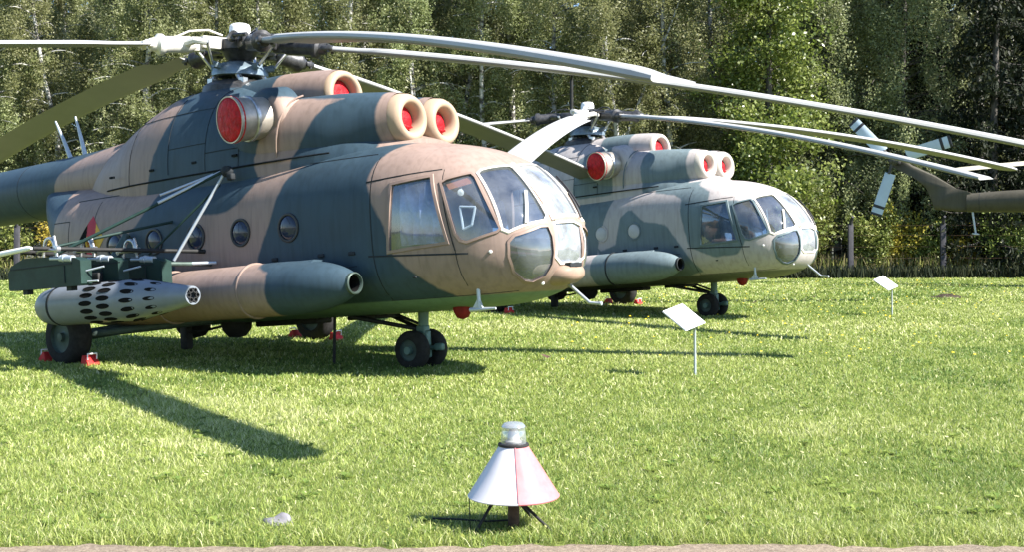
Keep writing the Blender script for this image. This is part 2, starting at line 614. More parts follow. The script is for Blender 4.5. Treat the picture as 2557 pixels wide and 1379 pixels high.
P_DOOR = [(4.09, -1.19, 1.925), (4.56, -1.06, 1.97), (4.76, -1.09, 1.215), (4.02, -1.22, 1.17)]
P_SIDE = [(4.713, -1.046, 1.89), (4.758, -1.012, 1.923), (4.973, -.839, 1.975), (5.019, -.837, 1.934), (5.332, -.854, 1.316), (5.31, -.871, 1.291), (5.0, -1.027, 1.2), (4.934, -1.05, 1.223), (4.886, -1.068, 1.299)]
P_WR = [(5.041, -.763, 1.98), (5.047, -.708, 2.014), (5.128, -.306, 2.06), (5.154, -.273, 2.04), (5.604, -.318, 1.443), (5.612, -.377, 1.391), (5.414, -.788, 1.283), (5.367, -.826, 1.313)]
P_WL = [(5.13, -.148, 2.07), (5.034, .412, 2.11), (5.074, .435, 2.08), (5.584, .373, 1.46), (5.626, -.188, 1.438), (5.598, -.24, 1.481)]
P_CHIN = [(5.416, -.79, 1.153), (5.462, -.746, 1.216), (5.618, -.45, 1.308), (5.646, -.347, 1.311), (5.672, -.317, 1.2), (5.675, -.31, 1.018), (5.649, -.32, .884), (5.57, -.364, .753), (5.468, -.463, .694), (5.424, -.557, .713), (5.396, -.699, .818), (5.403, -.782, .998)]
P_NOSE = [(5.658, -.221, 1.348), (5.659, .158, 1.366), (5.648, .326, 1.321), (5.666, .364, 1.154), (5.667, .321, .965), (5.673, .208, .91), (5.675, -.177, .902), (5.676, -.269, .972)]
P_WLL = [(5.05, .54, 2.02), (4.98, .80, 1.96), (5.33, .85, 1.33), (5.53, .52, 1.40)]
PANES = [('sliding_window', P_DOOR), ('side_window', P_SIDE), ('windscreen', P_WR), ('windscreen', P_WL), ('chin_window', P_CHIN), ('nose_window', P_NOSE),
         ('windscreen', P_WLL), ('chin_window', mirror(P_CHIN)), ('side_window', mirror(P_SIDE)), ('sliding_window', mirror(P_DOOR))]
PANES = [(nm, Pane(p)) for nm, p in PANES]

bmF = bmesh.new()
for v in mbF.v:
    bmF.verts.new(v)
bmF.verts.ensure_lookup_table()
for f in mbF.f:
    bmF.faces.new([bmF.verts[i] for i in f])
bmesh.ops.recalc_face_normals(bmF, faces=bmF.faces)
bmF.normal_update()
for nm, pn in PANES:
    pn.cut(bmF)
meF = bpy.data.meshes.new('fuselage')
bmF.to_mesh(meF)
bmF.free()

# camouflage outlines in side view (x, z), read off the two machines
H1F = [[(3.9, 2.46), (3.76, 2.24), (3.71, 2.02), (3.78, 1.77), (3.95, 1.48), (4.03, 1.19), (4.04, 1.12), (4.24, .93), (4.52, .68), (4.74, .51), (4.78, .33), (7, .2), (7, 3.5), (3.9, 3.5)],
    [(2.48, 2.59), (2.67, 2.46), (2.57, 2.39), (2.3, 2.17), (2.22, 1.98), (2.13, 1.74), (1.96, 1.45), (1.83, 1.21), (1.78, 1.06), (1.7, .3), (.2, .3), (.22, 1.16), (.24, 1.37), (.55, 1.71), (.66, 1.83), (.81, 1.88), (1.2, 1.87), (1.48, 1.95), (1.72, 2.18), (1.89, 2.47), (1.98, 2.61)],
    [(.41, 3.02), (.05, 2.68), (-.14, 2.43), (-.34, 2.12), (-.58, 1.87), (-.86, 1.67), (-1.15, 1.41), (-2.85, 1.33), (-2.82, 1.79), (-2.7, 2.13), (-2.6, 2.34), (-2.7, 2.5), (-2.9, 2.75), (-1.9, 2.9), (-1.0, 3.0), (-.39, 3.12)]]
H1C = [[(1.97, 3.3), (2.95, 3.15), (2.72, 3.08), (2.51, 2.76), (2.3, 2.48), (2.25, 2.1), (1.8, 2.1), (1.63, 2.5), (1.8, 2.86), (1.89, 3.05)], [(-.62, 2.1), (-2.9, 2.1), (-2.9, 3.2), (-2.2, 3.6), (-.34, 3.65), (.02, 3.51), (-.11, 3.28), (-.26, 3.02), (-.4, 2.76), (-.55, 2.3)], [(3.45, 2), (3.45, 4), (5, 4), (5, 2)]]
H1D = [[(1.35, 2), (1.35, 4.4), (5, 4.4), (5, 2)]]
H1B = [[(-1.0, 2.1), (-1.0, 3.4), (-1.7, 3.4), (-2.1, 3.26), (-2.9, 3.12), (-3.4, 2.9), (-3.6, 2.5), (-3.5, 2.1)], [(-5.3, 2.2), (-6.3, 2.3), (-6.6, 2.9), (-7.5, 3.4), (-8.6, 3.3), (-7.9, 2.6), (-7.2, 2.2)], [(-11, 2), (-11.5, 5), (-13, 5), (-12.5, 2)]]
NOT2F = [[(.95, 3.23), (2.02, 3.1), (1.99, 2.7), (1.7, 2.04), (1.56, 1.63), (1.38, 1.14), (1.15, 1.07), (.36, 1.12), (.88, 2.38)],
    [(2.8, 2.67), (2.79, 2.54), (2.83, 2.32), (3.42, 2.22), (3.59, 2.1), (3.6, 1.78), (3.76, 1.15), (4.28, .9), (4.76, .94), (4.98, 1.25), (4.76, 1.98), (4.2, 2.0), (4.18, 2.21), (3.78, 2.42), (3.66, 2.57)],
    [(2.31, 2.05), (2.69, 1.73), (3.21, 1.65), (3.48, 1.31), (3.74, .88), (3.89, .65), (1.51, .2), (1.45, 1.21), (1.92, 1.32), (2.06, 1.86)],
    [(-3.2, .4), (-.6, .4), (-.3, 1.4), (-1.2, 2.0), (-2.2, 3.4), (-4, 3.4), (-4, 1)]]
NOT2C = [[(2.5, 3.29), (3.42, 3.31), (3.44, 2.59), (3.5, 2.3), (2.51, 2.3), (2.46, 2.89)], [(1.27, 3.6), (1.75, 3.66), (1.81, 3.14), (1.75, 2.4), (.66, 2.4), (.76, 3.27)]]
NOT2D = [[(1.0, 2), (1.0, 4), (1.75, 4), (1.75, 2)]]
NOT2B = [[(-2, 2), (-2.6, 4), (-4, 4), (-3.6, 2)], [(-6, 2), (-6.6, 4), (-8, 4), (-7.6, 2)]]

def paint(o, polys, inv=False, belly=None, z=None):
    c = coords(o)
    zz = c[:, [0, 2]].astype(float)
    s = poly_sdf(zz, polys) if polys else np.full(len(c), -1.0)
    set_attr(o, 'camo', -s if inv else s)
    set_attr(o, 'belly', (belly - c[:, 2]) if belly else np.full(len(c), -1.0))

def mesh_copy(me, name):
    m = me.copy(); m.name = name
    m.materials.clear()
    return m

def blade_mesh(co, pit=10.0, root_r=1.32, tip=10.62, chord=.52, stations=46):
    """main rotor blade along +x in the level frame of the hub, drooping by co[0] r + co[1] r^2; leading edge on -y"""
    prof = [(-.25, 0), (-.235, .10), (-.19, .165), (-.10, .2), (.05, .17), (.3, .085), (.62, .03), (.75, .006), (.62, -.012), (.3, -.045), (.05, -.08), (-.10, -.10), (-.19, -.09), (-.235, -.055)]
    rings = []
    rr = np.concatenate([np.linspace(root_r, 2.4, 8), np.linspace(2.6, tip, stations)])
    for r in rr:
        ch = chord * (0.56 + .44 * min(1, max(0, (r - 1.9) / .22)))
        th = .16 if r > 2.0 else .22
        tw = math.radians(pit - 3.0 * (r - root_r) / (tip - root_r))
        if r > tip - .12:
            ch *= 1 - .35 * (r - (tip - .12)) / .12
        z0 = co[0] * r + co[1] * r * r
        ring = []
        for a, b in prof:
            y, z = a * ch, b * ch * th / .16 * .62
            ring.append((r, y * math.cos(tw) + z * math.sin(tw), z0 - y * math.sin(tw) + z * math.cos(tw)))
        rings.append(ring)
    mb = MB().loft(rings)
    return mb

def build_helicopter(cfg):
    a, p = cfg['yaw'], cfg['pitch']
    root = empty('helicopter', (cfg['x'], cfg['y'], cfg.get('z', 0)), (0, -p, -a))
    tag(root, cfg['label'], 'helicopter', 'camouflaged helicopters parked on the lawn')
    cm = cfg['camo']; inv = cfg['inv']
    pf, pc, pd, pb = cfg['polys']
    lip = cfg['lip']; frm = cfg['frame']
    k = lambda v: v
    # -- fuselage shell with real openings
    fus = link_mesh('fuselage', mesh_copy(meF, 'fuselage'), cm, root, 30)
    paint(fus, pf, inv, .585)
    # -- cowlings
    def lofted(name, st, n, step, polys, yc=0.0, caps=(True, True)):
        X = np.arange(st[0][0], st[-1][0] + 1e-6, step)
        X[-1] = st[-1][0]
        o = MB().loft(superloft(st, X, n, yc), caps=caps).build(name, cm, root, 40)
        paint(o, polys, inv)
        return o
    gear = [(-2.7, .48, 1.9, 2.98, 2.2), (-2.2, .72, 1.7, 3.14, 2.3), (-1.7, .90, 1.5, 3.30, 2.3), (-1.2, 1.0, 1.3, 3.51, 2.35), (-.8, 1.045, 1.2, 3.65, 2.4), (-.3, 1.06, 1.15, 3.77, 2.4), (.3, 1.065, 1.15, 3.79, 2.4), (.9, 1.065, 1.15, 3.66, 2.45), (1.4, 1.06, 1.15, 3.42, 2.5), (1.9, 1.05, 1.25, 3.16, 2.5), (2.4, 1.02, 1.35, 3.0, 2.5), (3.0, .93, 1.5, 2.84, 2.4), (3.5, .78, 1.7, 2.68, 2.3), (3.8, .64, 1.9, 2.58, 2.2)]
    cow = lofted('gearbox_cowling', gear, 56, .07, pc)
    # rounded cap over the rotor mast opening
    for sgn in (-1, 1):
        X = np.arange(.9, 3.62, .06)
        yc = pchip([.9, 1.6, 2.6, 3.3, 3.6], [sgn * .52, sgn * .52, sgn * .45, sgn * .35, sgn * .325], X)
        ry = pchip([.9, 1.6, 2.6, 3.3, 3.6], [.48, .52, .49, .39, .325], X)
        rz = pchip([.9, 1.6, 2.6, 3.3, 3.6], [.50, .58, .55, .42, .335], X)
        zc = pchip([.9, 1.6, 2.6, 3.3, 3.6], [2.72, 2.74, 2.73, 2.79, 2.83], X)
        t = np.linspace(0, 2 * np.pi, 40, endpoint=False)
        R = [np.stack([np.full(40, X[i]), yc[i] + ry[i] * np.cos(t), zc[i] + rz[i] * np.sin(t)], 1) for i in range(len(X))]
        nac = MB().loft(R, caps=(True, False)).build('engine_nacelle', cm, root, 60)
        paint(nac, pc, inv)
        # intake lip: a fat rounded ring
        pr = [(.325, -.20), (.322, -.06), (.305, .03), (.27, .085), (.23, .10), (.195, .075), (.17, .02), (.158, -.06), (.155, -.2)]
        MB().lathe(pr, (3.66, sgn * .325, 2.83), (1, 0, 0), 40).build('intake_lip', lip, nac, 60)
        mb = MB().lathe([(.0, .035), (.07, .03), (.12, .012), (.165, -.01), (.165, -.05)], (3.60, sgn * .325, 2.83), (1, 0, 0), 28)
        cov = mb.build('intake_cover', 'red_cover', nac, 50)
        mb = MB()
        for q in range(5):
            y0 = sgn * .325 + (-.06 + .03 * q)
            mb.tube([(3.64, y0 - .02, 2.77 - .015 * q), (3.665, y0, 2.73), (3.64, y0 + .035, 2.69 + .01 * q)], .012, 6)
        mb.build('cover_strap', 'red_cover', cov, 60)
    # oil cooler fan duct on top
    fan = [(.2, .52, 3.0, 3.70, 2.4), (.6, .46, 3.0, 3.80, 2.3), (1.1, .42, 3.0, 3.80, 2.2), (1.7, .40, 3.0, 3.77, 2.1), (2.15, .385, 3.0, 3.725, 2.0), (2.3, .37, 3.01, 3.70, 2.0)]
    fd = lofted('fan_duct', fan, 44, .06, pd, caps=(True, False))
    pr = [(.345, -.16), (.345, -.02), (.325, .05), (.29, .075), (.25, .06), (.23, 0), (.222, -.1)]
    MB().lathe(pr, (2.3, 0, 3.355), (1, 0, 0), 40).build('intake_lip', lip, fd, 60)
    cov = MB().lathe([(.0, .03), (.1, .025), (.18, .0), (.24, -.03), (.24, -.06)], (2.24, 0, 3.355), (1, 0, 0), 28).build('intake_cover', 'red_cover', fd, 50)
    mb = MB()
    for q in range(6):
        y0 = -.14 + .05 * q
        mb.tube([(2.285, y0, 3.32), (2.30, y0 + .015, 3.26), (2.28, y0 + .02, 3.17)], .014, 6)
    mb.build('cover_strap', 'red_cover', cov, 60)
    # -- exhausts
    for sgn in (-1, 1):
        ax = Vector((-.16, sgn * 1.0, -.10)).normalized()
        o0 = Vector((1.78, sgn * .86, 3.06))
        sh = MB().lathe([(.40, -.25), (.385, .02), (.35, .09), (.30, .11)], o0, ax, 36).build('exhaust_shroud', cm, root, 50)
        paint(sh, pc, inv)
        ex = MB().lathe([(.285, 0), (.275, .12), (.27, .3), (.28, .44), (.292, .52), (.298, .60), (.282, .60), (.27, .5)], o0, ax, 40).build('exhaust_pipe', 'exhaust_metal', root, 50)
        MB().lathe([(.285, .30), (.296, .31), (.296, .345), (.285, .355)], o0, ax, 40).build('exhaust_band', 'steel', ex, 30)
        MB().lathe([(0, .625), (.13, .622), (.24, .612), (.287, .59), (.300, .545), (.294, .54)], o0, ax, 36).build('exhaust_cover', 'red_cover', root, 60)
    # -- tail boom and fin
    bst = [(-10.3, .27, 2.46, 3.08, 2.0), (-9.0, .33, 2.44, 3.16, 2.0), (-6.0, .455, 2.34, 3.25, 2.0), (-4.5, .50, 2.32, 3.26, 2.0), (-3.0, .58, 2.28, 3.27, 2.0), (-2.0, .70, 2.2, 3.30, 2.1), (-1.4, .78, 2.2, 3.30, 2.2)]
    boom = lofted('tail_boom', bst, 48, .12, pb)
    for x in (-9.9, -8.2, -6.4, -4.6):
        hw = float(pchip([b[0] for b in bst], [b[1] for b in bst], [x])[0]); zb = float(pchip([b[0] for b in bst], [b[2] for b in bst], [x])[0]); zt = float(pchip([b[0] for b in bst], [b[3] for b in bst], [x])[0])
        t = np.linspace(0, 2 * np.pi, 40, endpoint=False)
        R = [np.stack([np.full(40, x + d), (hw + h) * np.cos(t), (zb + zt) / 2 + ((zt - zb) / 2 + h) * np.sin(t)], 1) for d, h in ((-.007, 0), (-.005, .003), (.005, .003), (.007, 0))]
        MB().loft(R, caps=(False, False)).build('joint_ring', 'seam_dark', boom, 60)
    finp = [(-10.1, 3.04), (-10.6, 3.22), (-11.38, 3.74), (-12.1, 4.10), (-12.55, 4.44), (-12.8, 4.36), (-12.76, 4.12), (-12.1, 3.72), (-11.62, 3.30), (-11.45, 2.85), (-11.36, 2.56), (-10.2, 2.46)]
    cxy = np.mean(finp, 0)
    R = []
    for yy, sc in ((-.13, .80), (-.115, .9), (-.06, .985), (0, 1.0), (.06, .985), (.115, .9), (.13, .80)):
        R.append([(cxy[0] + (x - cxy[0]) * (1 - (1 - sc) * .5), yy, cxy[1] + (z - cxy[1]) * sc) for x, z in finp])
    fin = MB().loft(R).build('tail_fin', cm, root, 50)
    paint(fin, pb, inv)
    MB().tube([(-10.15, 0, 2.5), (-10.05, 0, 1.75)], [.035, .03], 8).lathe([(.04, -.03), (.12, -.02), (.12, .02), (.04, .03)], (-10.05, 0, 1.73), (.1, 0, 1), 16).build('tail_skid', 'antenna_grey', root, 50)
    # tail rotor on the right side
    hubp = Vector((-12.62, -.42, 4.25))
    MB().tube([(-12.55, -.1, 4.2), (-12.62, -.5, 4.25)], [.12, .09], 14).lathe([(.0, -.1), (.12, -.09), (.17, -.03), (.17, .05), (.1, .1), (0, .12)], hubp, (0, -1, 0), 18).build('tail_rotor_hub', 'hub_metal', root, 50)
    if cfg['tail_rotor']:
        for th in cfg['tail_rotor']:
            d = Vector((math.cos(th), 0, math.sin(th))); e = Vector((-math.sin(th), 0, math.cos(th)))
            def bl(r0, r1, wid, tk, grow=0.0):
                R = []
                for r in np.linspace(r0, r1, 10):
                    tw = math.radians(14 - 10 * (r - .3) / 1.7)
                    ring = []
                    for u, v in ((-.38, 0), (-.28, .5), (0, .6), (.3, .35), (.62, .0), (.3, -.35), (0, -.6), (-.28, -.5)):
                        uu, vv = u * (wid + grow), v * (tk + grow * .5)
                        ring.append(hubp + d * r + e * (uu * math.cos(tw)) + Vector((0, -1, 0)) * (vv + uu * math.sin(tw)))
                    R.append(ring)
                return R
            tb = MB().loft(bl(.46, 1.95, .40, .04)).build('tail_rotor_blade', 'tail_blade_blue', root, 50)
            MB().loft(bl(1.60, 1.70, .40, .04, .008)).loft(bl(1.88, 1.965, .40, .04, .008)).build('tip_stripe', 'black_paint', tb, 50)
            MB().tube([hubp, hubp + d * .48], [.075, .055], 10).build('blade_root', 'hub_metal', tb, 50)
    # whip blades on the boom
    for x0, x1 in ((-3.79, -4.19), (-3.41, -3.64)):
        MB().tube([(x0, 0, 3.2), ((x0 + x1) / 2, 0, 3.58), (x1, 0, 3.92)], [.04, .03, .016], 8).build('antenna_mast', 'antenna_grey', root, 60)
    # -- mast, hub, blades: the rotor disc is level, so undo the body pitch
    Rm = Matrix.Rotation(p, 4, 'Y')
    hub_l = Matrix.Rotation(p, 3, 'Y') @ Vector((0, 0, cfg['hubz']))
    def rot_part(o, th=None, par=None):
        m = Matrix.Translation(hub_l) @ Rm
        if th is not None:
            m = m @ Matrix.Rotation(th, 4, 'Z')
        o.matrix_local = m
        return o
    mb = MB().lathe([(.0, .14), (.12, .14), (.17, .11), (.22, .07), (.31, .04), (.31, -.09), (.24, -.13), (.2, -.2), (.14, -.26), (0, -.26)], n=30)
    for th in cfg['blades']:
        Rz = Matrix.Rotation(th, 3, 'Z')
        mb.box(Rz @ Vector((.27, 0, -.02)), (.26, .2, .19), Rz, .03)
    rot_part(mb.build('rotor_hub', 'hub_metal', root, 40))
    rot_part(MB().lathe([(.155, .10), (.16, .13), (.15, .155), (.148, .24), (.13, .285), (.09, .30), (0, .305)], n=28).lathe([(.19, .085), (.19, .105), (.15, .11)], n=28).build('hub_cap', 'white_paint', root, 50))
    rot_part(MB().lathe([(.11, -1.0), (.11, -.25)], n=20).build('rotor_mast', 'hub_metal', root, 60))
    mb = MB().lathe([(.0, -.24), (.18, -.25), (.28, -.28), (.36, -.34), (.40, -.41), (.40, -.46), (.32, -.47), (.28, -.42), (.14, -.4)], n=30)
    for q in range(5):
        t = cfg['blades'][q] + .35
        mb.tube([(.28 * math.cos(t), .28 * math.sin(t), -.36), (.48 * math.cos(t), .48 * math.sin(t), -.33)], .05, 8)
    rot_part(mb.build('swashplate', cfg['swash'], root, 40))
    mb = MB().lathe([(.56, -.86), (.52, -.62), (.44, -.56), (.30, -.52), (.15, -.50)], n=30)
    rot_part(mb.build('mast_fairing', 'hub_metal', root, 40))
    for q in range(5):
        t = q * 1.26 + .4
        mb = MB()
        mb.tube([(.33 * math.cos(t), .33 * math.sin(t), -.44), (.46 * math.cos(t + .3), .46 * math.sin(t + .3), -.68)], .04, 8)
        mb.box((.42 * math.cos(t + .22), .42 * math.sin(t + .22), -.6), (.1, .08, .16))
        rot_part(mb.build('control_actuator', 'steel', root, 40))
    for q, th in enumerate(cfg['blades']):
        co = cfg['droop'][q]
        sl_ = co[0] * .7
        bl = rot_part(blade_mesh(co, cfg['pit'][q]).build('rotor_blade', cfg['blade_mat'], root, 30), th)
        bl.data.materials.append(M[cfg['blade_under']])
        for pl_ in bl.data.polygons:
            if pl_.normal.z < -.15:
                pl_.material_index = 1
        mb = MB().box((.45, 0, -.02), (.28, .24, .18), None, .03).box((.62, 0, co[0] * .62 - .0), (.2, .13, .2), None, .03)
        R = [(.66, .09), (.74, .118), (1.08, .118), (1.12, .15), (1.18, .15), (1.22, .1), (1.3, .085)]
        mb.tube([(r, 0, co[0] * r) for r, _ in R], [w for _, w in R], 16)
        mb.box((1.34, 0, co[0] * 1.34), (.16, .24, .075), None, .02)
        for yy in (-.085, .085):
            mb.tube([(1.36, yy, co[0] * 1.36 - .06), (1.36, yy, co[0] * 1.36 + .06)], .024, 8)
        # pitch horn and drag damper
        mb.tube([(.85, .0, co[0] * .85), (.74, .26, -.04), (.6, .32, -.06)], [.06, .05, .04], 8)
        mb.tube([(.34, -.2, .04), (.62, -.24, .03)], .065, 12).tube([(.62, -.24, .03), (.88, -.13, .01)], .03, 8)
        mb.tube([(.28, .05, .10), (.5, .1, .15), (.75, .04, .12), (.98, .02, co[0] + .09)], .014, 6)
        arm = mb.build('blade_grip', cfg['grip'][q], bl, 40)
        lk = MB().tube([(.6, .32, -.06), (.46, .16, -.33)], .022, 8)
        lk.lathe([(0, -.03), (.036, -.02), (.036, .02), (0, .03)], (.6, .32, -.05), (0, 0, 1), 10)
        lk.build('pitch_link', 'steel', bl, 40)
    # -- glazing
    for i, (nm, pn) in enumerate(PANES):
        g = pn.glass().build(nm, 'dusty_glass' if i in (3, 5) else 'canopy_glass', root, 60)
        fm = frm if nm in ('sliding_window', 'side_window') else cfg['frame_front']
        if nm == 'chin_window':
            fm = frm
        pn.frame(.032 if nm != 'sliding_window' else .04).build('window_frame', fm, g, 40)
        if nm == 'windscreen' and i == 2:
            mb = MB()
            c0 = [skin(q, pn.n, .012) for q in ((5.40, -.40, 1.73), (5.46, -.52, 1.50), (5.50, -.60, 1.33))]
            mb.tube(c0, .022, 6)
            mb.build('quarter_bar', fm, g, 40)
    # posts between the windscreens, wiper
    mb = MB()
    for yy in (-.215,):
        L = [skin((5.09 + (5.64 - 5.09) * t, yy, 2.08 - .70 * t), (.75, 0, .5), .006) for t in np.linspace(0, 1, 8)]
        mb.tube(L, .04, 6)
    mb.build('windscreen_post', cfg['frame_front'], root, 40)
    mb = MB()
    L = [skin((5.45 - .30 * t, .47 + .04 * t, 1.50 + .42 * t), (.8, .2, .5), .05) for t in np.linspace(0, 1, 5)]
    mb.tube(L, .013, 6)
    L = [skin((5.60 - .22 * t, .40 + .08 * t, 1.42 + .3 * t), (.8, .2, .5), .03) for t in np.linspace(0, 1, 5)]
    mb.tube(L, .016, 6)
    mb.build('wiper', 'black_paint', root, 40)
    # cockpit inside
    mb = MB().box((4.5, 0, .80), (1.2, 1.5, .04)).box((3.86, 0, 1.45), (.05, 1.8, 1.5))
    mb.build('cockpit_floor', 'cockpit_grey', root, 0)
    mb = MB().prism([(5.0, 1.05), (5.22, 1.22), (5.32, 1.20), (5.36, 1.0), (5.2, .85), (5.0, .85)], 'y', -.55, .55).prism([(4.95, .85), (4.95, 1.0), (5.1, 1.0), (5.1, .85)], 'y', -.2, .2)
    mb.build('instrument_panel', 'cockpit_black', root, 0)
    for sgn in (-1, 1):
        mb = MB().box((4.45, sgn * .55, 1.06), (.46, .46, .12), None, .03).box((4.24, sgn * .55, 1.42), (.12, .46, .72), Matrix.Rotation(-.15, 3, 'Y'), .03).box((4.2, sgn * .55, 1.86), (.1, .26, .18), None, .03)
        mb.build('pilot_seat', 'seat_blue', root, 50)
    if cfg['dressed']:
        # sun curtain behind the sliding window, folded
        V = []
        nx, nz = 40, 12
        for i in range(nz):
            for j in range(nx):
                x = 4.06 + .64 * j / (nx - 1); z = 1.22 + .70 * i / (nz - 1)
                V.append((x, -1.05 + .10 * (x - 4.06) + .028 * math.sin(j * .8 + i * .35) + .035 * math.sin(j * .37 - i * .5), z))
        mb = MB().add(V, [(i * nx + j, i * nx + j + 1, (i + 1) * nx + j + 1, (i + 1) * nx + j) for i in range(nz - 1) for j in range(nx - 1)])
        mb.build('curtain', 'curtain', root, 170, fixn=False)
        # white frame seen through the side window, visor over it
        pn = PANES[1][1]
        T = [pn.c + pn.u * q[0] + pn.w * q[1] - pn.n * .05 for q in ((0, 0), (0, 0), (0, 0))]
        A, B, Cc, D = [Vector(q) for q in ((4.90, -.98, 1.60), (5.08, -.93, 1.58), (5.03, -.95, 1.38), (4.93, -.98, 1.34))]
        MB().tube([A, B], .014, 6).tube([B, Cc], .014, 6).tube([Cc, D], .014, 6).tube([D, A], .014, 6).build('placard_frame', 'white_paint', root, 40)
        MB().add([skin(q, pn.n, -.03) for q in ((4.74, -1.0, 1.87), (4.97, -.86, 1.95), (5.0, -.85, 1.86), (4.78, -1.0, 1.80))], [(0, 1, 2, 3)]).build('sun_visor', 'orange_visor', root, 0)
        MB().lathe([(0, -.03), (.035, -.02), (.04, .01), (0, .03)], (4.9, -.95, 1.76), (1, -.5, .1), 12).tube([(4.9, -.93, 1.76), (4.86, -.88, 1.85)], .008, 6).build('cockpit_fan', 'dirty_white', root, 50)
    # -- portholes
    for sgn in (-1, 1):
        for i in range(5):
            x = 2.42 - i * .868
            ws = Vector((x, sgn * 1.25, 1.575 + .012 * i))
            n = (0, sgn, 0)
            w = MB().lathe([(.15, -.02), (.15, .002), (.145, .008), (.10, .022), (.05, .028), (0, .03)], ws, n, 28).build('porthole', cfg['porthole'][min(i, 4)], root, 60)
            MB().lathe([(.148, -.01), (.15, .012), (.165, .018), (.182, .012), (.184, -.01)], ws, n, 32).build('porthole_rim', 'black_paint' if cfg['dressed'] else cm, w, 50)
            if not cfg['dressed']:
                r_ = w.children[0]
                paint(r_, pf, inv)
    # -- skin joints, door outlines
    mb = MB()
    def ribbon(pts, n, wd=.012, off=.0035):
        q = [skin(p_, n, off) for p_ in pts]
        nn = Vector(n).normalized()
        V = []
        for i, c in enumerate(q):
            d = (q[min(i + 1, len(q) - 1)] - q[max(i - 1, 0)]).normalized()
            s = d.cross(nn).normalized() * wd / 2
            V += [c + s, c - s]
        mb.add(V, [(2 * i, 2 * i + 1, 2 * i + 3, 2 * i + 2) for i in range(len(q) - 1)])
    def seg(A, B, n, wd=.012):
        A, B = Vector(A), Vector(B)
        m = max(2, int((B - A).length / .08))
        ribbon([A.lerp(B, t / m) for t in range(m + 1)], n, wd)
    for sgn in (-1, 1):
        n = (0, sgn, .02)
        seg((-2.2, sgn * 1.0, 2.36), (3.7, sgn * 1.0, 2.36), (0, sgn, .35), .016)
        seg((3.78, sgn * 1.0, 2.3), (3.78, sgn * 1.0, .6), n, .014)
        seg((-1.55, sgn * 1.0, 2.3), (-1.55, sgn * 1.0, .7), n)
        seg((-2.75, sgn * 1.0, 2.08), (-2.2, sgn * 1.0, 2.06), n, .014)
        seg((-2.2, sgn * 1.0, 2.06), (-2.2, sgn * 1.0, 1.2), n)
        seg((3.7, sgn * 1.0, 1.99), (4.66, sgn * 1.0, 2.05), n, .02)
        seg((3.7, sgn * 1.0, 1.12), (5.0, sgn * 1.0, 1.06), n, .02)
        seg((4.68, sgn * 1.0, 2.05), (4.86, sgn * 1.0, 1.1), n, .016)
        seg((4.86, sgn * 1.0, 1.1), (4.86, sgn * 1.0, .7), n, .01)
        seg((-1.2, sgn * 1.0, 1.02), (3.5, sgn * 1.0, 1.02), n, .01)
        seg((3.75, sgn * 1.0, .585), (5.3, sgn * .6, .6), (0, sgn, -.1), .01)
    sm = mb.build('skin_joint', 'seam_dark', root, 0)
    sm['kind'] = 'stuff'
    # cowling edge strip and latches
    mb = MB()
    for sgn in (-1, 1):
        L = [(x, sgn * (float(pchip([g[0] for g in gear], [g[1] for g in gear], [x])[0]) * .999 + .004), 2.46) for x in np.linspace(-1.6, 2.9, 24)]
        mb.tube(L, .012, 5)
        for x in (-1.3, -.4, .5, 1.3):
            mb.box((x, sgn * 1.055, 2.62), (.09, .03, .03))
    mb.build('cowling_strip', 'seam_dark', root, 0)
    # joints of the cowling panels, running up the side
    gq = np.array(gear, float)
    for xj in (-.95, -.05, .72, 1.36):
        hw, zb_, zt_, e_ = [float(pchip(gq[:, 0], gq[:, i], [xj])[0]) for i in (1, 2, 3, 4)]
        tt_ = np.linspace(.02, np.pi - .02, 40)
        zc_, rz_ = (zb_ + zt_) / 2, (zt_ - zb_) / 2
        L = [(xj, (hw + .001) * np.sign(np.cos(q)) * abs(np.cos(q)) ** (2 / e_), zc_ + (rz_ + .001) * np.sin(q) ** (2 / e_)) for q in tt_]
        mb.tube([p_ for p_ in L if p_[2] > 2.4], .005, 5)
    for sgn in (-1, 1):
        for (xa, xb, zz_) in ((-.95, .72, 3.35), (-.05, .72, 2.86), (.72, 1.36, 2.72)):
            L = []
            for xq in np.linspace(xa, xb, 10):
                hw, zb_, zt_, e_ = [float(pchip(gq[:, 0], gq[:, i], [xq])[0]) for i in (1, 2, 3, 4)]
                k_ = abs((zz_ - (zb_ + zt_) / 2) / ((zt_ - zb_) / 2))
                L.append((xq, sgn * (hw * (1 - min(.999, k_ ** e_)) ** (1 / e_) + .001), zz_))
            mb.tube(L, .005, 5)
    mb.build('panel_joint', 'seam_dark', cow, 40)['kind'] = 'stuff'
    mb = MB()
    t = np.linspace(-1.2, 1.35, 14)
    for sgn in (-1,):
        L = [(1.93 + .02 * q + .07 * (.5 - abs(q / 13 - .5)), sgn * (.52 + .53 * math.cos(a_)), 2.74 + .585 * math.sin(a_)) for q, a_ in enumerate(t)]
        mb.tube(L, .012, 6)
    mb.build('drain_pipe', frm, root, 50)
    # small fittings on the skin
    for (x, y, z, s) in ((2.15, -1.25, 1.20, .1), (2.95, -1.25, 1.19, .1), (3.45, -1.245, 1.18, .1), (4.35, -1.19, .84, .05)):
        MB().box((x, y, z), (s, .03, s * .45), None, .01).build('hand_hold', 'seam_dark', root, 30)
    for q in ((5.235, -.906, 1.065), (5.508, -.323, .674)):
        MB().lathe([(.022, -.01), (.02, .012), (0, .018)], q, (.5, -.8, 0), 10).build('marker_lamp', 'white_paint', root, 50)
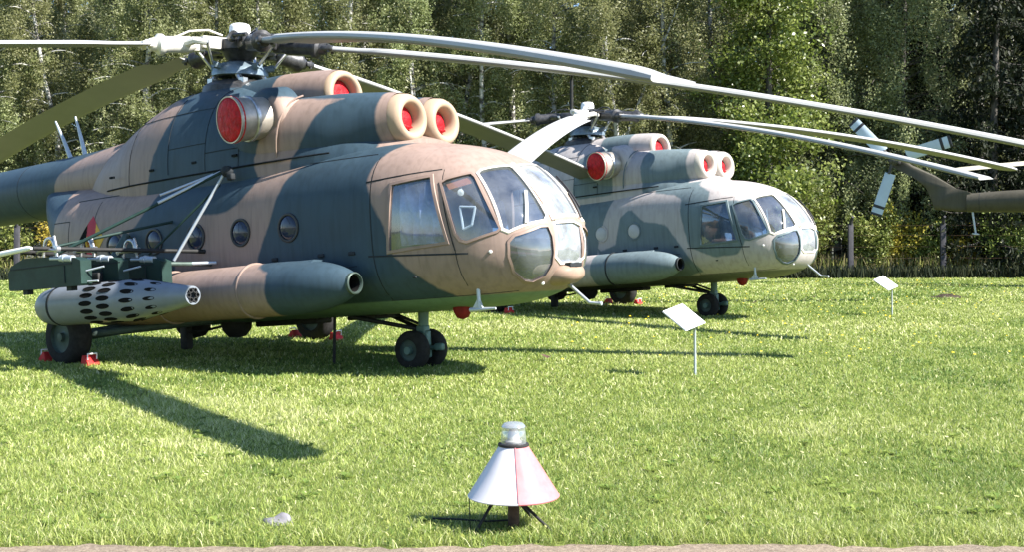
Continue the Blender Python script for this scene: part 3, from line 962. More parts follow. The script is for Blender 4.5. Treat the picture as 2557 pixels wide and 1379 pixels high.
    # nose bulge with the open slot of the lamp
    if cfg['dressed']:
        R = []
        for x, w, zb_, zt_ in ((5.34, .30, .62, .90), (5.52, .29, .63, .90), (5.66, .26, .65, .885), (5.74, .20, .69, .86), (5.77, .12, .73, .82)):
            t = np.linspace(0, 2 * np.pi, 24, endpoint=False)
            R.append(np.stack([np.full(24, x), .02 + w * np.sign(np.cos(t)) * np.abs(np.cos(t)) ** .8, (zb_ + zt_) / 2 + (zt_ - zb_) / 2 * np.sign(np.sin(t)) * np.abs(np.sin(t)) ** .8], 1))
        fa = MB().loft(R).build('nose_fairing', 'ochre_paint', root, 50)
        MB().prism([(5.58, -.14), (5.755, -.10), (5.772, .02), (5.755, .14), (5.58, .18)], 'z', .845, .893).build('lamp_slot', 'black_paint', fa, 0)
        MB().box((5.72, .02, .893), (.09, .22, .012)).build('lamp_glass', 'steel', fa, 0)
    # aerials below the nose: upright T and forward probe
    for y in (-.72, ):
        MB().tube([(4.93, y - .06, .80), (4.93, y - .06, .44)], [.026, .022], 10).lathe([(.05, -.012), (.05, .012)], (4.93, y - .06, .74), (0, 0, 1), 12).tube([(4.80, y - .06, .425), (5.16, y - .06, .425)], [.028, .014], 8).prism([(4.83, .425), (4.93, .56), (4.99, .425)], 'y', y - .075, y - .045).build('t_aerial', 'antenna_grey', root, 50)
    MB().tube([(5.42, .25, .70), (5.76, .25, .41), (5.90, .25, .395)], [.022, .02, .016], 8).lathe([(0, -.02), (.024, -.01), (.024, .02), (0, .03)], (5.90, .25, .395), (1, 0, 0), 10).build('air_probe', 'antenna_grey', root, 50)
    MB().lathe([(.0, -.15), (.07, -.125), (.11, -.05), (.12, .08)], (4.40, -.42, .46), (0, 0, 1), 18).build('beacon_cover', 'dark_red', root, 50)
    # -- landing gear; contact heights follow from the pitch of the body
    def ground(x):
        return -x * math.tan(p)
    def wheel(x, y, z, r, w):
        th = [(r * .55, -w / 2), (r * .82, -w / 2 - .005), (r * .94, -w * .42), (r, -w * .22), (r, w * .22), (r * .94, w * .42), (r * .82, w / 2 + .005), (r * .55, w / 2)]
        ty = MB().lathe(th, (x, y, z), (0, 1, 0), 32, 1.0, False).build('wheel', 'rubber', root, 40)
        s = -1
        MB().lathe([(r * .58, -w * .49), (r * .54, -w * .34), (r * .3, -w * .28), (r * .16, -w * .34), (r * .14, -w * .52), (0, -w * .53)], (x, y, z), (0, 1, 0), 24, 1.0, False).lathe([(r * .58, w * .49), (r * .54, w * .34), (r * .3, w * .28), (r * .16, w * .34), (r * .14, w * .52), (0, w * .53)], (x, y, z), (0, 1, 0), 24, 1.0, False).build('rim', 'rim_green', ty, 40)
        return ty
    xm = cfg.get('xm', -.775)
    cpz = lambda X, Z: Vector((X * math.cos(p) + Z * math.sin(p), 0, -X * math.sin(p) + Z * math.cos(p)))
    for sgn in (-1, 1):
        c = cpz(xm, .345)
        wheel(c.x, sgn * 2.25, c.z, .375, .26)
        mb = MB().tube([(c.x, sgn * 2.05, c.z), (c.x - .02, sgn * 1.98, c.z + .3), (c.x + .05, sgn * 1.3, 1.75)], [.06, .075, .055], 12)
        mb.tube([(c.x, sgn * 2.1, c.z), (c.x + .55, sgn * 1.0, .52)], [.075, .07], 12).tube([(c.x, sgn * 2.1, c.z), (c.x + 1.25, sgn * .9, .50)], [.05, .06], 12)
        mb.tube([(c.x, sgn * 2.35, c.z), (c.x, sgn * 1.98, c.z)], .06, 12)
        mb.build('main_leg', 'rim_green', root, 50)
    c = cpz(3.36, .225)
    for y in (-.17, .17):
        wheel(c.x, y, c.z, .245, .17)
    MB().tube([(c.x + .08, 0, .5), (c.x + .06, 0, c.z + .30)], [.07, .065], 14).tube([(c.x + .06, 0, c.z + .32), (c.x + .05, 0, c.z + .2)], .05, 12).box((c.x + .05, 0, c.z + .22), (.14, .12, .16), None, .02).tube([(c.x, -.28, c.z), (c.x, .28, c.z)], .05, 10).box((c.x + .09, -.0, c.z + .06), (.1, .1, .34), None, .02).box((c.x + .30, -.0, c.z + .02), (.13, .07, .09), None, .02).tube([(c.x, 0, c.z), (c.x + .3, 0, c.z + .02)], .03, 8).build('nose_leg', 'gear_green', root, 50)
    MB().tube([(c.x + .05, .0, c.z + .24), (c.x - .85, -.35, .42)], [.028, .028], 8).tube([(c.x + .05, .0, c.z + .24), (c.x - .85, .35, .42)], .028, 8).tube([(c.x + .04, 0, c.z + .3), (c.x - .4, 0, .42)], .02, 8).build('drag_strut', 'iron_black', root, 50)
    # -- external tanks and heater
    for sgn in (-1, 1):
        tst = [(-1.5, .06), (-1.35, .2), (-1.0, .31), (-.5, .345), (2.5, .345), (2.9, .335), (3.2, .30), (3.42, .245), (3.6, .165), (3.66, .12)] if sgn < 0 else [(-1.6, .06), (-1.35, .22), (-1.0, .33), (-.5, .37), (2.2, .37), (2.6, .33), (2.85, .22), (2.95, .05)]
        X = np.concatenate([np.arange(tst[0][0], tst[-1][0], .07), [tst[-1][0]]])
        rr = pchip([q[0] for q in tst], [q[1] for q in tst], X)
        t = np.linspace(0, 2 * np.pi, 40, endpoint=False)
        R = [np.stack([np.full(40, x), sgn * (1.52 - .05 * max(0, x - 2.6)) + r * np.cos(t), .82 + r * .95 * np.sin(t)], 1) for x, r in zip(X, rr)]
        tk = MB().loft(R, caps=(True, sgn > 0)).build('fuel_tank', cm, root, 50)
        paint(tk, cfg['tank'], inv)
        # saddle between tank and fuselage
        sd_ = MB().prism([(sgn * 1.2, 1.02), (sgn * 1.35, 1.13), (sgn * 1.52, 1.14), (sgn * 1.6, 1.10), (sgn * 1.6, .7), (sgn * 1.2, .7)], 'x', -1.1, 3.1 if sgn < 0 else 2.3).build('tank_saddle', cm, root, 30)
        paint(sd_, cfg['tank'], inv)
        for x in (.55, 2.1):
            MB().lathe([(.344, -.02), (.349, -.014), (.349, .014), (.344, .02)], (x, sgn * 1.52, .82), (1, 0, 0), 40).build('tank_strap', 'seam_dark' if not cfg['dressed'] else cm, tk, 40)
            if cfg['dressed']:
                paint(tk.children[-1], cfg['tank'], inv)
        if sgn < 0:
            MB().lathe([(.125, -.08), (.13, .03), (.115, .04), (.104, .02), (.103, -.02)], (3.66, -1.47, .82), (1, 0, 0), 28, 1.0, False).build('heater_intake', cfg['lipring'], tk, 50)
            MB().lathe([(.104, .0), (.10, -.03), (.095, -.42), (0, -.42)], (3.665, -1.47, .82), (1, 0, 0), 24, 1.0, False).build('intake_hole', 'decal_black', tk, 50)
    # belly fittings
    mb = MB().lathe([(.0, -.22), (.12, -.2), (.2, -.1), (.22, .05)], (.35, -.35, .44), (0, 0, 1), 20).lathe([(.0, -.18), (.16, -.15), (.24, -.05), (.25, .05)], (-.75, -.2, .42), (0, 0, 1), 20)
    mb.box((-.55, -.5, .28), (.16, .12, .36), None, .03).box((2.6, 0, .40), (.5, .5, .06), None, .02).box((1.1, 0, .39), (1.2, .3, .08), None, .02)
    mb.tube([(-.5, -.5, .33), (-.1, -.45, .36), (.3, -.4, .42)], .02, 6)
    mb.build('belly_fitting', 'iron_black', root, 40)
    if cfg['dressed']:
        pn0 = cpz(2.21, .0)
        MB().tube([(2.24, -.35, .45), (pn0.x - .03, -.35, pn0.z + .0)], .02, 6).build('earthing_rod', 'iron_black', root, 50)
        # state badge, three upright bands in a diamond, emblem on the middle one
        def dec(poly, mat, off=.005):
            pn = Pane(poly, (0, -1, .05)); return pn.patch(off).build('roundel', mat, root, 60)
        y = -1.24
        T, Lf, B, Rt = (-1.60, y, 2.09), (-1.90, y, 1.75), (-1.60, y, 1.41), (-1.30, y, 1.75)
        l1, r1 = -1.70, -1.50
        zz = lambda x, up: 1.75 + (1 if up else -1) * .34 * (1 - abs(x + 1.60) / .30)
        rd = dec([(l1, y, zz(l1, 1)), T, (r1, y, zz(r1, 1)), (r1, y, zz(r1, 0)), B, (l1, y, zz(l1, 0))], 'decal_red')
        for pl, mt in (([Lf, (l1, y, zz(l1, 1)), (l1, y, zz(l1, 0))], 'decal_black'), ([(r1, y, zz(r1, 1)), Rt, (r1, y, zz(r1, 0))], 'decal_gold')):
            Pane(pl, (0, -1, .05)).patch(.005).build('roundel_band', mt, rd, 60)
        em = MB()
        cc = Vector((-1.60, -1.262, 1.72))
        L = [cc + Vector((.085 * math.sin(t), 0, -.095 * math.cos(t))) for t in np.linspace(-2.5, 2.5, 18)]
        em.tube(L, .018, 6)
        em.tube([cc + Vector((0, 0, .06)), cc + Vector((0, 0, -.05))], .011, 6).tube([cc + Vector((-.03, 0, .045)), cc + Vector((.03, 0, .045))], .016, 6)
        em.tube([cc + Vector((-.035, 0, -.05)), cc + Vector((0, 0, .035)), cc + Vector((.035, 0, -.05))], .007, 6)
        em.build('emblem', 'decal_gold', rd, 60)
    if cfg['weapons']:
        build_outrigger(root)
    return root

def build_outrigger(root):
    og = MB()
    ys = [-3.0, -2.45, -1.95]
    tops = [1.37, 1.36, 1.33]
    fr = [.80, .76, .95]
    apex = Vector((1.30, -1.24, 2.38))
    # lattice of tubes
    tb = lambda A, B, r=.022, m='iron_black', nm='truss_tube': MB().tube([A, B], r, 10).build(nm, m, root, 50)
    tb(apex, (.68, -1.62, 1.30), .020, 'antenna_grey')
    tb(apex + Vector((-.04, -.0, .02)), (-.05, -2.85, 1.44), .022, 'outrigger_green')
    tb(apex + Vector((-.06, -.01, .02)), apex.lerp(Vector((-.05, -2.85, 1.44)), .40) + Vector((0, 0, .03)), .021, 'antenna_grey')
    tb(apex + Vector((-.18, -.03, .0)), apex.lerp(Vector((-.15, -2.75, 1.55)), .36) + Vector((-.1, 0, .06)), .017, 'antenna_grey')
    tb(apex + Vector((-.1, 0, -.14)), (.35, -1.75, 1.40), .016, 'outrigger_green')
    tb((.2, -1.22, 1.85), (-.35, -2.9, 1.52), .02, 'outrigger_green')
    tb((-.45, -1.22, 1.36), (-.2, -3.2, 1.50), .034)
    tb((.85, -1.22, 1.40), (.05, -3.2, 1.52), .028)
    tb((.95, -1.24, 1.23), (.80, -1.98, 1.255), .03, 'rim_green')
    tb((1.12, -1.30, 1.235), (.42, -2.0, 1.26), .022, 'antenna_grey')
    MB().lathe([(.0, -.05), (.07, -.04), (.075, .03), (.04, .06), (0, .07)], apex + Vector((.04, .01, .02)), (.3, -1, -.2), 16).box(apex + Vector((.12, .0, -.06)), (.10, .08, .09), None, .02).build('strut_socket', 'seam_dark', root, 50)
    for i, y in enumerate(ys):
        L = 1.52 if i != 1 else 1.3
        x1 = fr[i]; x0 = x1 - L
        zt, zb = tops[i], tops[i] - .34
        prof = [(x0, zb + .02), (x0 + .03, zb), (x1 - .02, zb - .01), (x1, zb + .01), (x1, zt - .05), (x1 - .12, zt - .01), (x1 - .45, zt + .03), (x0 + .35, zt + .05), (x0 + .06, zt - .03), (x0, zt - .12)]
        py = MB().prism(prof, 'y', y - .075, y + .075).build('weapon_pylon', 'outrigger_green', root, 30)
        MB().box((x0 + .7, y - .079, zt - .075), (1.3, .006, .012)).box((x1 - .32, y - .079, zt - .2), (.012, .006, .22)).box((x0 + .3, y, zb - .03), (.1, .08, .06)).box((x1 - .3, y, zb - .03), (.1, .08, .06)).build('pylon_joint', 'seam_dark', py, 0)
        MB().tube([(x1 - .42, y - .05, zt + .0), (x1 - .17, y - .05, zt - .02)], .042, 12).tube([(x1 - .62, y - .05, zt + .012), (x1 - .42, y - .05, zt + .0)], .03, 10).tube([(x1 - .36, y - .05, zt + .0), (x1 - .32, y - .05, zt - .006)], .05, 12).build('lock_cylinder', 'antenna_grey', py, 50)
        # sway clamps above
        mb = MB()
        cx, cz = x1 - .72, zt + .17
        t = np.linspace(-.3, 3.5, 12)
        mb.tube([(cx + .10 * math.cos(a), y, cz + .10 * math.sin(a)) for a in t], .022, 8)
        mb.tube([(cx - .20, y - .04, cz - .04), (cx + .22, y - .04, cz - .06)], .022, 8).tube([(cx + .1, y, cz + .12), (cx + .16, y, cz - .08)], .018, 6)
        mb.tube([(cx - .12, y, cz), (cx - .14, y, zt)], .02, 8).tube([(cx + .13, y, cz), (cx + .15, y, zt)], .02, 8)
        mb.lathe([(0, -.03), (.045, -.025), (.045, .025), (0, .03)], (cx + .2, y - .03, cz - .05), (0, 1, 0), 12).lathe([(0, -.03), (.04, -.025), (.04, .025), (0, .03)], (cx - .18, y - .03, cz - .04), (0, 1, 0), 12)
        mb.build('sway_clamp', 'steel', root, 50)
        if i < 2:
            MB().tube([(x1 + .0, y + .0, zb + .16), (x1 + .18, y + .12, zb + .2)], .012, 6).tube([(x1 - .05, y, zb + .03), (x1 + .14, y + .06, zb + .03)], .012, 6).build('brace_rod', 'antenna_grey', py, 50)
    MB().tube([(-.75, -3.32, 1.475), (.10, -3.3, 1.515), (.17, -3.3, 1.515)], [.035, .032, .016], 12).build('launch_rail', 'white_paint', root, 50)
    # rocket pod
    yp, zp = -2.6, .805
    R = .25
    prof = [(0, -.74), (.09, -.725), (.16, -.68), (.215, -.58), (.243, -.42), (R, -.25), (R, 1.18), (.235, 1.34), (.205, 1.55), (.172, 1.78), (.14, 2.0), (.115, 2.15), (.108, 2.22), (.085, 2.22), (.08, 2.1), (0, 2.1)]
    pod = MB().lathe(prof, (0, yp, zp), (1, 0, 0), 48).build('rocket_pod', 'pod_grey', root, 40)
    MB().lathe([(R + .004, -.30), (R + .006, -.29), (R + .006, -.27), (R + .004, -.26)], (0, yp, zp), (1, 0, 0), 48).build('pod_band', 'seam_dark', pod, 40)
    MB().box((.1, yp + .05, zp + R + .05), (.7, .1, .16), None, .02).build('pod_mount', 'iron_black', pod, 40)
    # tube mouths: slots through the fairing, one mesh each shared
    me = None
    for x, r, n, ph in ((.52, R, 16, 0), (.86, R, 16, .2), (1.30, .24, 14, 0), (1.66, .188, 11, .28), ):
        for q in range(n):
            t = 2 * math.pi * q / n + ph
            nn = Vector((0.16 if x > 1.2 else 0, math.cos(t), math.sin(t))).normalized()
            if me is None:
                mb = MB()
                k = [(.13 * math.cos(b), .030 * math.sin(b)) for b in np.linspace(0, 2 * np.pi, 14, endpoint=False)]
                mb.loft([[(a * 1.1, b * 1.2, -.006) for a, b in k], [(a * 1.08, b * 1.18, .007) for a, b in k], [(a, b, .008) for a, b in k], [(a * .9, b * .9, .003) for a, b in k]], caps=(False, True))
                o = mb.build('tube_mouth', 'decal_black', pod, 0)
                me = o.data
            else:
                o = bpy.data.objects.new('tube_mouth', me)
                COL.objects.link(o)
                o.parent = pod
            ex = Vector((1, 0, 0)) - nn * nn.x
            ex.normalize()
            m = Matrix((ex, nn.cross(ex), nn)).transposed().to_4x4()
            m.translation = Vector((x, yp, zp)) + Vector((0, math.cos(t), math.sin(t))) * (r - .001)
            s = .9 if x < 1.2 else (.8 if x < 1.5 else .66)
            o.matrix_local = m @ Matrix.Scale(s, 4)
    mb = MB()
    for q in range(6):
        t = q * math.pi / 3
        mb.lathe([(.026, 0), (.03, .03), (.022, .03), (.018, -.02)], (2.2, yp + .062 * math.cos(t), zp + .062 * math.sin(t)), (1, 0, 0), 10)
    mb.build('front_tubes', 'hub_metal', pod, 40)['kind'] = 'stuff'

D = math.radians
helis = [
    dict(x=-3.875, y=16.936, yaw=.624, pitch=.0797, hubz=4.40, camo='camo_brown', inv=False, polys=(H1F, H1C, H1D, H1B),
         tank=[[(-3, 0), (2.60, 0), (2.60, 1.02), (2.35, 1.1), (2.15, 1.3), (-3, 1.3)]],
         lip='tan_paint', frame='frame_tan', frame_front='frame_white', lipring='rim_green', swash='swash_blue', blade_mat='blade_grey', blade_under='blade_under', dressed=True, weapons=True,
         porthole=['porthole'] * 5, pit=[5, 0, 13, -14, 6], blades=[D(-27.25), D(23.75), D(92.25), D(171), D(250)],
         droop=[(-.1004, -.0063), (-.0786, -.0074), (-.0949, -.0044), (-.072, -.008), (-.0871, -.001)],
         grip=['hub_metal', 'hub_metal', 'hub_metal', 'hub_metal', 'dirty_white'], tail_rotor=[D(80), D(200), D(320)],
         label='nearest brown and dark green camouflage helicopter with a rocket pod and weapon pylons'),
    dict(x=1.713, y=26.84, yaw=.7634, pitch=.0797, hubz=4.40, camo='camo_grey', inv=True, polys=(NOT2F, NOT2C, NOT2D, NOT2B),
         tank=[[(1.7, 0), (4, 0), (4, 1.3), (1.7, 1.3)]],
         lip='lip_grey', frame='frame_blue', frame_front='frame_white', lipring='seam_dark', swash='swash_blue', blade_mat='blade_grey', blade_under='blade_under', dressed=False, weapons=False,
         porthole=['porthole_blank'] * 5, pit=[3, 5, 10, 6, 6], blades=[D(-16.5), D(53.75), D(127), D(210), D(-58)],
         droop=[(-.0967, -.0078), (-.0028, -.010), (-.09, -.006), (-.058, -.004), (-.1211, -.0068)],
         grip=['hub_metal', 'hub_metal', 'hub_metal', 'hub_metal', 'dirty_white'], tail_rotor=[D(60), D(180), D(300)],
         label='pale grey and blue grey camouflage helicopter standing behind the rocket armed one, no weapons fitted'),
    dict(x=24.19, y=34.60, yaw=.52, pitch=0.0, hubz=4.40, camo='camo_olive', inv=False, polys=([], [], [], []),
         tank=[], lip='olive_paint', frame='olive_paint', frame_front='olive_paint', lipring='seam_dark', swash='hub_metal', blade_mat='blade_yellow', blade_under='blade_yellow', pit=[15] * 5, dressed=False, weapons=False,
         porthole=['porthole'] * 5, blades=[D(189.6), D(261.6), D(333.6), D(45.6), D(117.6)],
         droop=[(-.03, -.0026)] * 5, grip=['hub_metal'] * 5, tail_rotor=[D(133), D(16), D(251)],
         label='olive brown helicopter of which only the tail boom and three bladed tail rotor show'),
]
for h in helis:
    build_helicopter(h)
#PART3
# ---------------------------------------------------------------- ground
def lawn_mat():
    m, nt, b = new_mat('lawn_ground')
    n1 = noise(nt, .35, 5); n2 = noise(nt, 9.0, 8, rough=.75)
    r1 = ramp(nt, n1.outputs[0], [(.3, (.125, .16, .04)), (.7, (.19, .21, .068))])
    r2 = ramp(nt, n2.outputs[0], [(.3, (.5, .52, .45)), (.7, (1.25, 1.25, 1.2))])
    nt.links.new(mixc(nt, .9, r1.outputs[0], r2.outputs[0], 'MULTIPLY'), b.inputs['Base Color'])
    b.inputs['Roughness'].default_value = .9
    b.inputs['Specular IOR Level'].default_value = .1
    bump(nt, b, n2.outputs[0], .6, .05)
    return m

def soil_mat():
    m, nt, b = new_mat('path_soil')
    n2 = noise(nt, 40, 8, rough=.8); n1 = noise(nt, 3, 4)
    r = ramp(nt, n2.outputs[0], [(.3, (.09, .06, .04)), (.5, (.23, .18, .13)), (.72, (.42, .34, .26))])
    r1 = ramp(nt, n1.outputs[0], [(.3, (.75, .75, .75)), (.7, (1.1, 1.08, 1.05))])
    nt.links.new(mixc(nt, .8, r.outputs[0], r1.outputs[0], 'MULTIPLY'), b.inputs['Base Color'])
    b.inputs['Roughness'].default_value = .95
    bump(nt, b, n2.outputs[0], .8, .02)
    return m

def floor_mat():
    m, nt, b = new_mat('forest_floor')
    n2 = noise(nt, 3, 8, rough=.75)
    r = ramp(nt, n2.outputs[0], [(.3, (.025, .03, .012)), (.7, (.085, .075, .04))])
    nt.links.new(r.outputs[0], b.inputs['Base Color'])
    b.inputs['Roughness'].default_value = .95
    return m

M['lawn_ground'] = lawn_mat(); M['path_soil'] = soil_mat(); M['forest_floor'] = floor_mat()

def sheet(name, x0, x1, y0, y1, z, mat, n=1):
    xs = np.linspace(x0, x1, n + 1); ys = np.linspace(y0, y1, n + 1)
    V = [(x, y, z) for y in ys for x in xs]
    Fc = [(j * (n + 1) + i, j * (n + 1) + i + 1, (j + 1) * (n + 1) + i + 1, (j + 1) * (n + 1) + i) for j in range(n) for i in range(n)]
    o = MB().add(V, Fc).build(name, mat, None, 0, fixn=False)
    o['kind'] = 'structure'
    return o

sheet('ground', -500, 500, -200, 800, -.02, 'forest_floor', 4)
sheet('lawn', -120, 120, -40, 46.3, 0, 'lawn_ground', 4)
# soil path in front with a ragged edge
xs = np.linspace(-14, 14, 420)
edge = 6.245 + .03 * np.sin(xs * 2.1) + .02 * np.sin(xs * 5.3 + 1) + RNG.normal(0, .02, len(xs))
V = [(x, 1.0, .005) for x in xs] + [(x, e - .03, .012) for x, e in zip(xs, edge)] + [(x, e, .002) for x, e in zip(xs, edge)]
n = len(xs)
path = MB().add(V, [(i, i + 1, n + i + 1, n + i) for i in range(n - 1)] + [(n + i, n + i + 1, 2 * n + i + 1, 2 * n + i) for i in range(n - 1)]).build('path', 'path_soil', None, 0, fixn=False)
path['kind'] = 'structure'

# ---------------------------------------------------------------- grass as blades of real geometry
def leafy_mat(name, lo, mid, hi, trans=.35, rough=.5, spec=.35, hue=None):
    """colour follows the per-leaf 'tone' attribute"""
    m, nt, b = new_mat(name)
    at = N(nt, 'ShaderNodeAttribute', attribute_name='tone')
    oi = N(nt, 'ShaderNodeObjectInfo')
    r = ramp(nt, at.outputs['Fac'], [(0.0, lo), (.5, mid), (1.0, hi)])
    hs = N(nt, 'ShaderNodeHueSaturation')
    mr = N(nt, 'ShaderNodeMapRange')
    mr.inputs['To Min'].default_value = .485; mr.inputs['To Max'].default_value = .515
    nt.links.new(oi.outputs['Random'], mr.inputs['Value'])
    nt.links.new(mr.outputs[0], hs.inputs['Hue'])
    mv = N(nt, 'ShaderNodeMapRange')
    mv.inputs['To Min'].default_value = .8; mv.inputs['To Max'].default_value = 1.18
    nt.links.new(oi.outputs['Random'], mv.inputs['Value'])
    nt.links.new(mv.outputs[0], hs.inputs['Value'])
    nt.links.new(r.outputs[0], hs.inputs['Color'])
    nt.links.new(hs.outputs[0], b.inputs['Base Color'])
    b.inputs['Roughness'].default_value = rough
    b.inputs['Specular IOR Level'].default_value = spec
    tl = N(nt, 'ShaderNodeBsdfTranslucent')
    nt.links.new(hs.outputs[0], tl.inputs[0])
    mx = N(nt, 'ShaderNodeMixShader')
    mx.inputs[0].default_value = trans
    nt.links.new(b.outputs[0], mx.inputs[1]); nt.links.new(tl.outputs[0], mx.inputs[2])
    nt.links.new(mx.outputs[0], nt.nodes['Material Output'].inputs[0])
    return m

M['grass_blade'] = leafy_mat('grass_blade', (.13, .20, .045), (.335, .385, .09), (.66, .64, .38), .42, .5, .3)
M['birch_leaf'] = leafy_mat('birch_leaf', (.115, .135, .048), (.235, .26, .108), (.42, .43, .25), .5, .45, .4)
M['willow_leaf'] = leafy_mat('willow_leaf', (.12, .14, .058), (.24, .26, .12), (.40, .41, .23), .5, .45, .5)
M['maple_leaf'] = leafy_mat('maple_leaf', (.08, .115, .017), (.18, .22, .05), (.37, .40, .14), .5, .38, .7)
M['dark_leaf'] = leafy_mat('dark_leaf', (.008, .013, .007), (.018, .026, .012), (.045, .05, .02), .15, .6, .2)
M['shrub_leaf'] = leafy_mat('shrub_leaf', (.075, .115, .02), (.20, .25, .06), (.40, .42, .13), .35, .5, .4)
M['golden_leaf'] = leafy_mat('golden_leaf', (.18, .16, .02), (.42, .33, .055), (.62, .48, .14), .4, .55, .3)
M['dry_stalk'] = leafy_mat('dry_stalk', (.12, .13, .045), (.25, .235, .10), (.42, .36, .2), .3, .7, .2)
M['dandelion'] = plain('dandelion', (.75, .55, .03), .7, 0, .1, 5)

def value_noise(x, y, s, seed):
    r = np.random.default_rng(seed).random((64, 64))
    u, v = x * s, y * s
    i, j = np.floor(u).astype(int), np.floor(v).astype(int)
    a, b = u - i, v - j
    a = a * a * (3 - 2 * a); b = b * b * (3 - 2 * b)
    g = lambda p, q: r[p % 64, q % 64]
    return g(i, j) * (1 - a) * (1 - b) + g(i + 1, j) * a * (1 - b) + g(i, j + 1) * (1 - a) * b + g(i + 1, j + 1) * a * b

def grass_points(y0, y1, dens, margin=5.5):
    wmax = .432 * y1 + margin
    k = int((y1 - y0) * 2 * wmax * dens)
    x = RNG.uniform(-wmax, wmax, k); y = RNG.uniform(y0, y1, k)
    over = np.abs(x) - .432 * y
    keep = (over < .8) | ((over < margin) & (RNG.random(k) < .38))
    return x[keep], y[keep]

GV, GQ, GT = [], [], []
nb = 0
for y0, y1, dens, hh, ww in ((6.2, 8.5, 5600, .036, .0044), (8.5, 12, 2900, .038, .0068), (12, 18, 1100, .040, .011), (18, 28, 420, .045, .019), (28, 46.2, 130, .055, .036)):
    x, y = grass_points(y0, y1, dens)
    ed = np.interp(x, xs, edge)
    kp = y > ed - .05 + RNG.random(len(x)) * .10
    x, y = x[kp], y[kp]
    k = len(x)
    clump = value_noise(x, y, 3.1, 3) * .6 + value_noise(x, y, 9.0, 4) * .4
    big = value_noise(x, y, .42, 5)
    h = hh * (.55 + .9 * clump) * RNG.uniform(.55, 1.35, k)
    h *= np.where(np.abs(y - np.interp(x, xs, edge)) < .30, 1.75, 1.0)
    w = ww * RNG.uniform(.7, 1.4, k)
    az = RNG.uniform(0, 2 * np.pi, k); ln = RNG.uniform(.3, 1.25, k)
    laz = RNG.uniform(0, 2 * np.pi, k)
    cx, cy = np.cos(az) * w / 2, np.sin(az) * w / 2
    lx, ly = np.cos(laz) * ln * h, np.sin(laz) * ln * h
    zt = h * np.sqrt(np.maximum(.12, 1 - .58 * ln ** 2))
    z0 = np.zeros(k)
    p0 = np.stack([x - cx, y - cy, z0], 1); p1 = np.stack([x + cx, y + cy, z0], 1)
    m0 = np.stack([x - cx * .8 + lx * .35, y - cy * .8 + ly * .35, zt * .62], 1); m1 = np.stack([x + cx * .8 + lx * .35, y + cy * .8 + ly * .35, zt * .62], 1)
    t0 = np.stack([x - cx * .15 + lx, y - cy * .15 + ly, zt], 1); t1 = np.stack([x + cx * .15 + lx, y + cy * .15 + ly, zt], 1)
    GV.append(np.stack([p0, p1, m0, m1, t0, t1], 1).reshape(-1, 3))
    b = nb + np.arange(k)[:, None] * 6
    GQ.append(np.concatenate([b + np.array([[0, 1, 3, 2]]), b + np.array([[2, 3, 5, 4]])], 0))
    tone = np.clip(.40 + .32 * (clump - .5) + .42 * (big - .5) + RNG.normal(0, .2, k), 0, 1)
    tone = np.clip(tone - .30 * np.clip((value_noise(x, y, .6, 8) * .6 + value_noise(x, y, 1.7, 9) * .4 - .56) * 6, 0, 1), 0, 1)
    tone = np.where(RNG.random(k) < .06, RNG.uniform(.85, 1, k), tone)
    GT.append(np.repeat(tone, 6))
    nb += k * 6
grass = np_mesh('grass', np.concatenate(GV), np.concatenate(GQ), 'grass_blade', {'tone': np.concatenate(GT)})
tag(grass, 'short mown lawn grass with paler and greener patches', None, None, 'stuff')

# broad clover and plantain leaves near the path
k = 1500
x = RNG.uniform(-3.6, 3.6, k); y = np.interp(x, xs, edge) + .03 + RNG.gamma(1.6, .16, k)
s = RNG.uniform(.006, .013, k); az = RNG.uniform(0, 6.283, k); tl = RNG.uniform(.2, 1.0, k)
ux, uy = np.cos(az), np.sin(az)
h = RNG.uniform(.02, .055, k)
P = np.stack([np.stack([x - uy * s * .6, y + ux * s * .6, h], 1), np.stack([x - ux * s, y - uy * s, h - s * tl], 1), np.stack([x + uy * s * .6, y - ux * s * .6, h], 1), np.stack([x + ux * s, y + uy * s, h + s * tl], 1)], 1).reshape(-1, 3)
cl = np_mesh('clover', P, np.arange(k * 4).reshape(-1, 4), 'grass_blade', {'tone': np.repeat(np.clip(RNG.normal(.42, .22, k), 0, 1), 4)})
tag(cl, 'broad clover leaves mixed into the grass along the soil edge', None, None, 'stuff')

# pale straw bits and white clover heads lying in the near lawn
k = 2600
y = 6.3 + RNG.gamma(1.4, 3.2, k); x = RNG.uniform(-1, 1, k) * (.45 * y + 1)
keep = value_noise(x, y, 1.3, 21) + RNG.normal(0, .15, k) > .48
x, y = x[keep], y[keep]; k = len(x)
s = RNG.uniform(.0025, .0055, k) * (1 + .05 * (y - 6)); az = RNG.uniform(0, 6.283, k); el = RNG.uniform(.8, 3.2, k); h = RNG.uniform(.02, .045, k)
ux, uy = np.cos(az) * s * el, np.sin(az) * s * el
P = np.stack([np.stack([x - ux - uy * .3, y - uy + ux * .3, h], 1), np.stack([x + ux - uy * .3, y + uy + ux * .3, h + .006], 1), np.stack([x + ux + uy * .3, y + uy - ux * .3, h + .012], 1), np.stack([x - ux + uy * .3, y - uy - ux * .3, h + .006], 1)], 1).reshape(-1, 3)
cb = np_mesh('straw', P, np.arange(k * 4).reshape(-1, 4), 'grass_blade', {'tone': np.repeat(RNG.uniform(.6, .92, k), 4)})
tag(cb, 'pale cut straw lying between the blades of the near lawn', None, None, 'stuff')

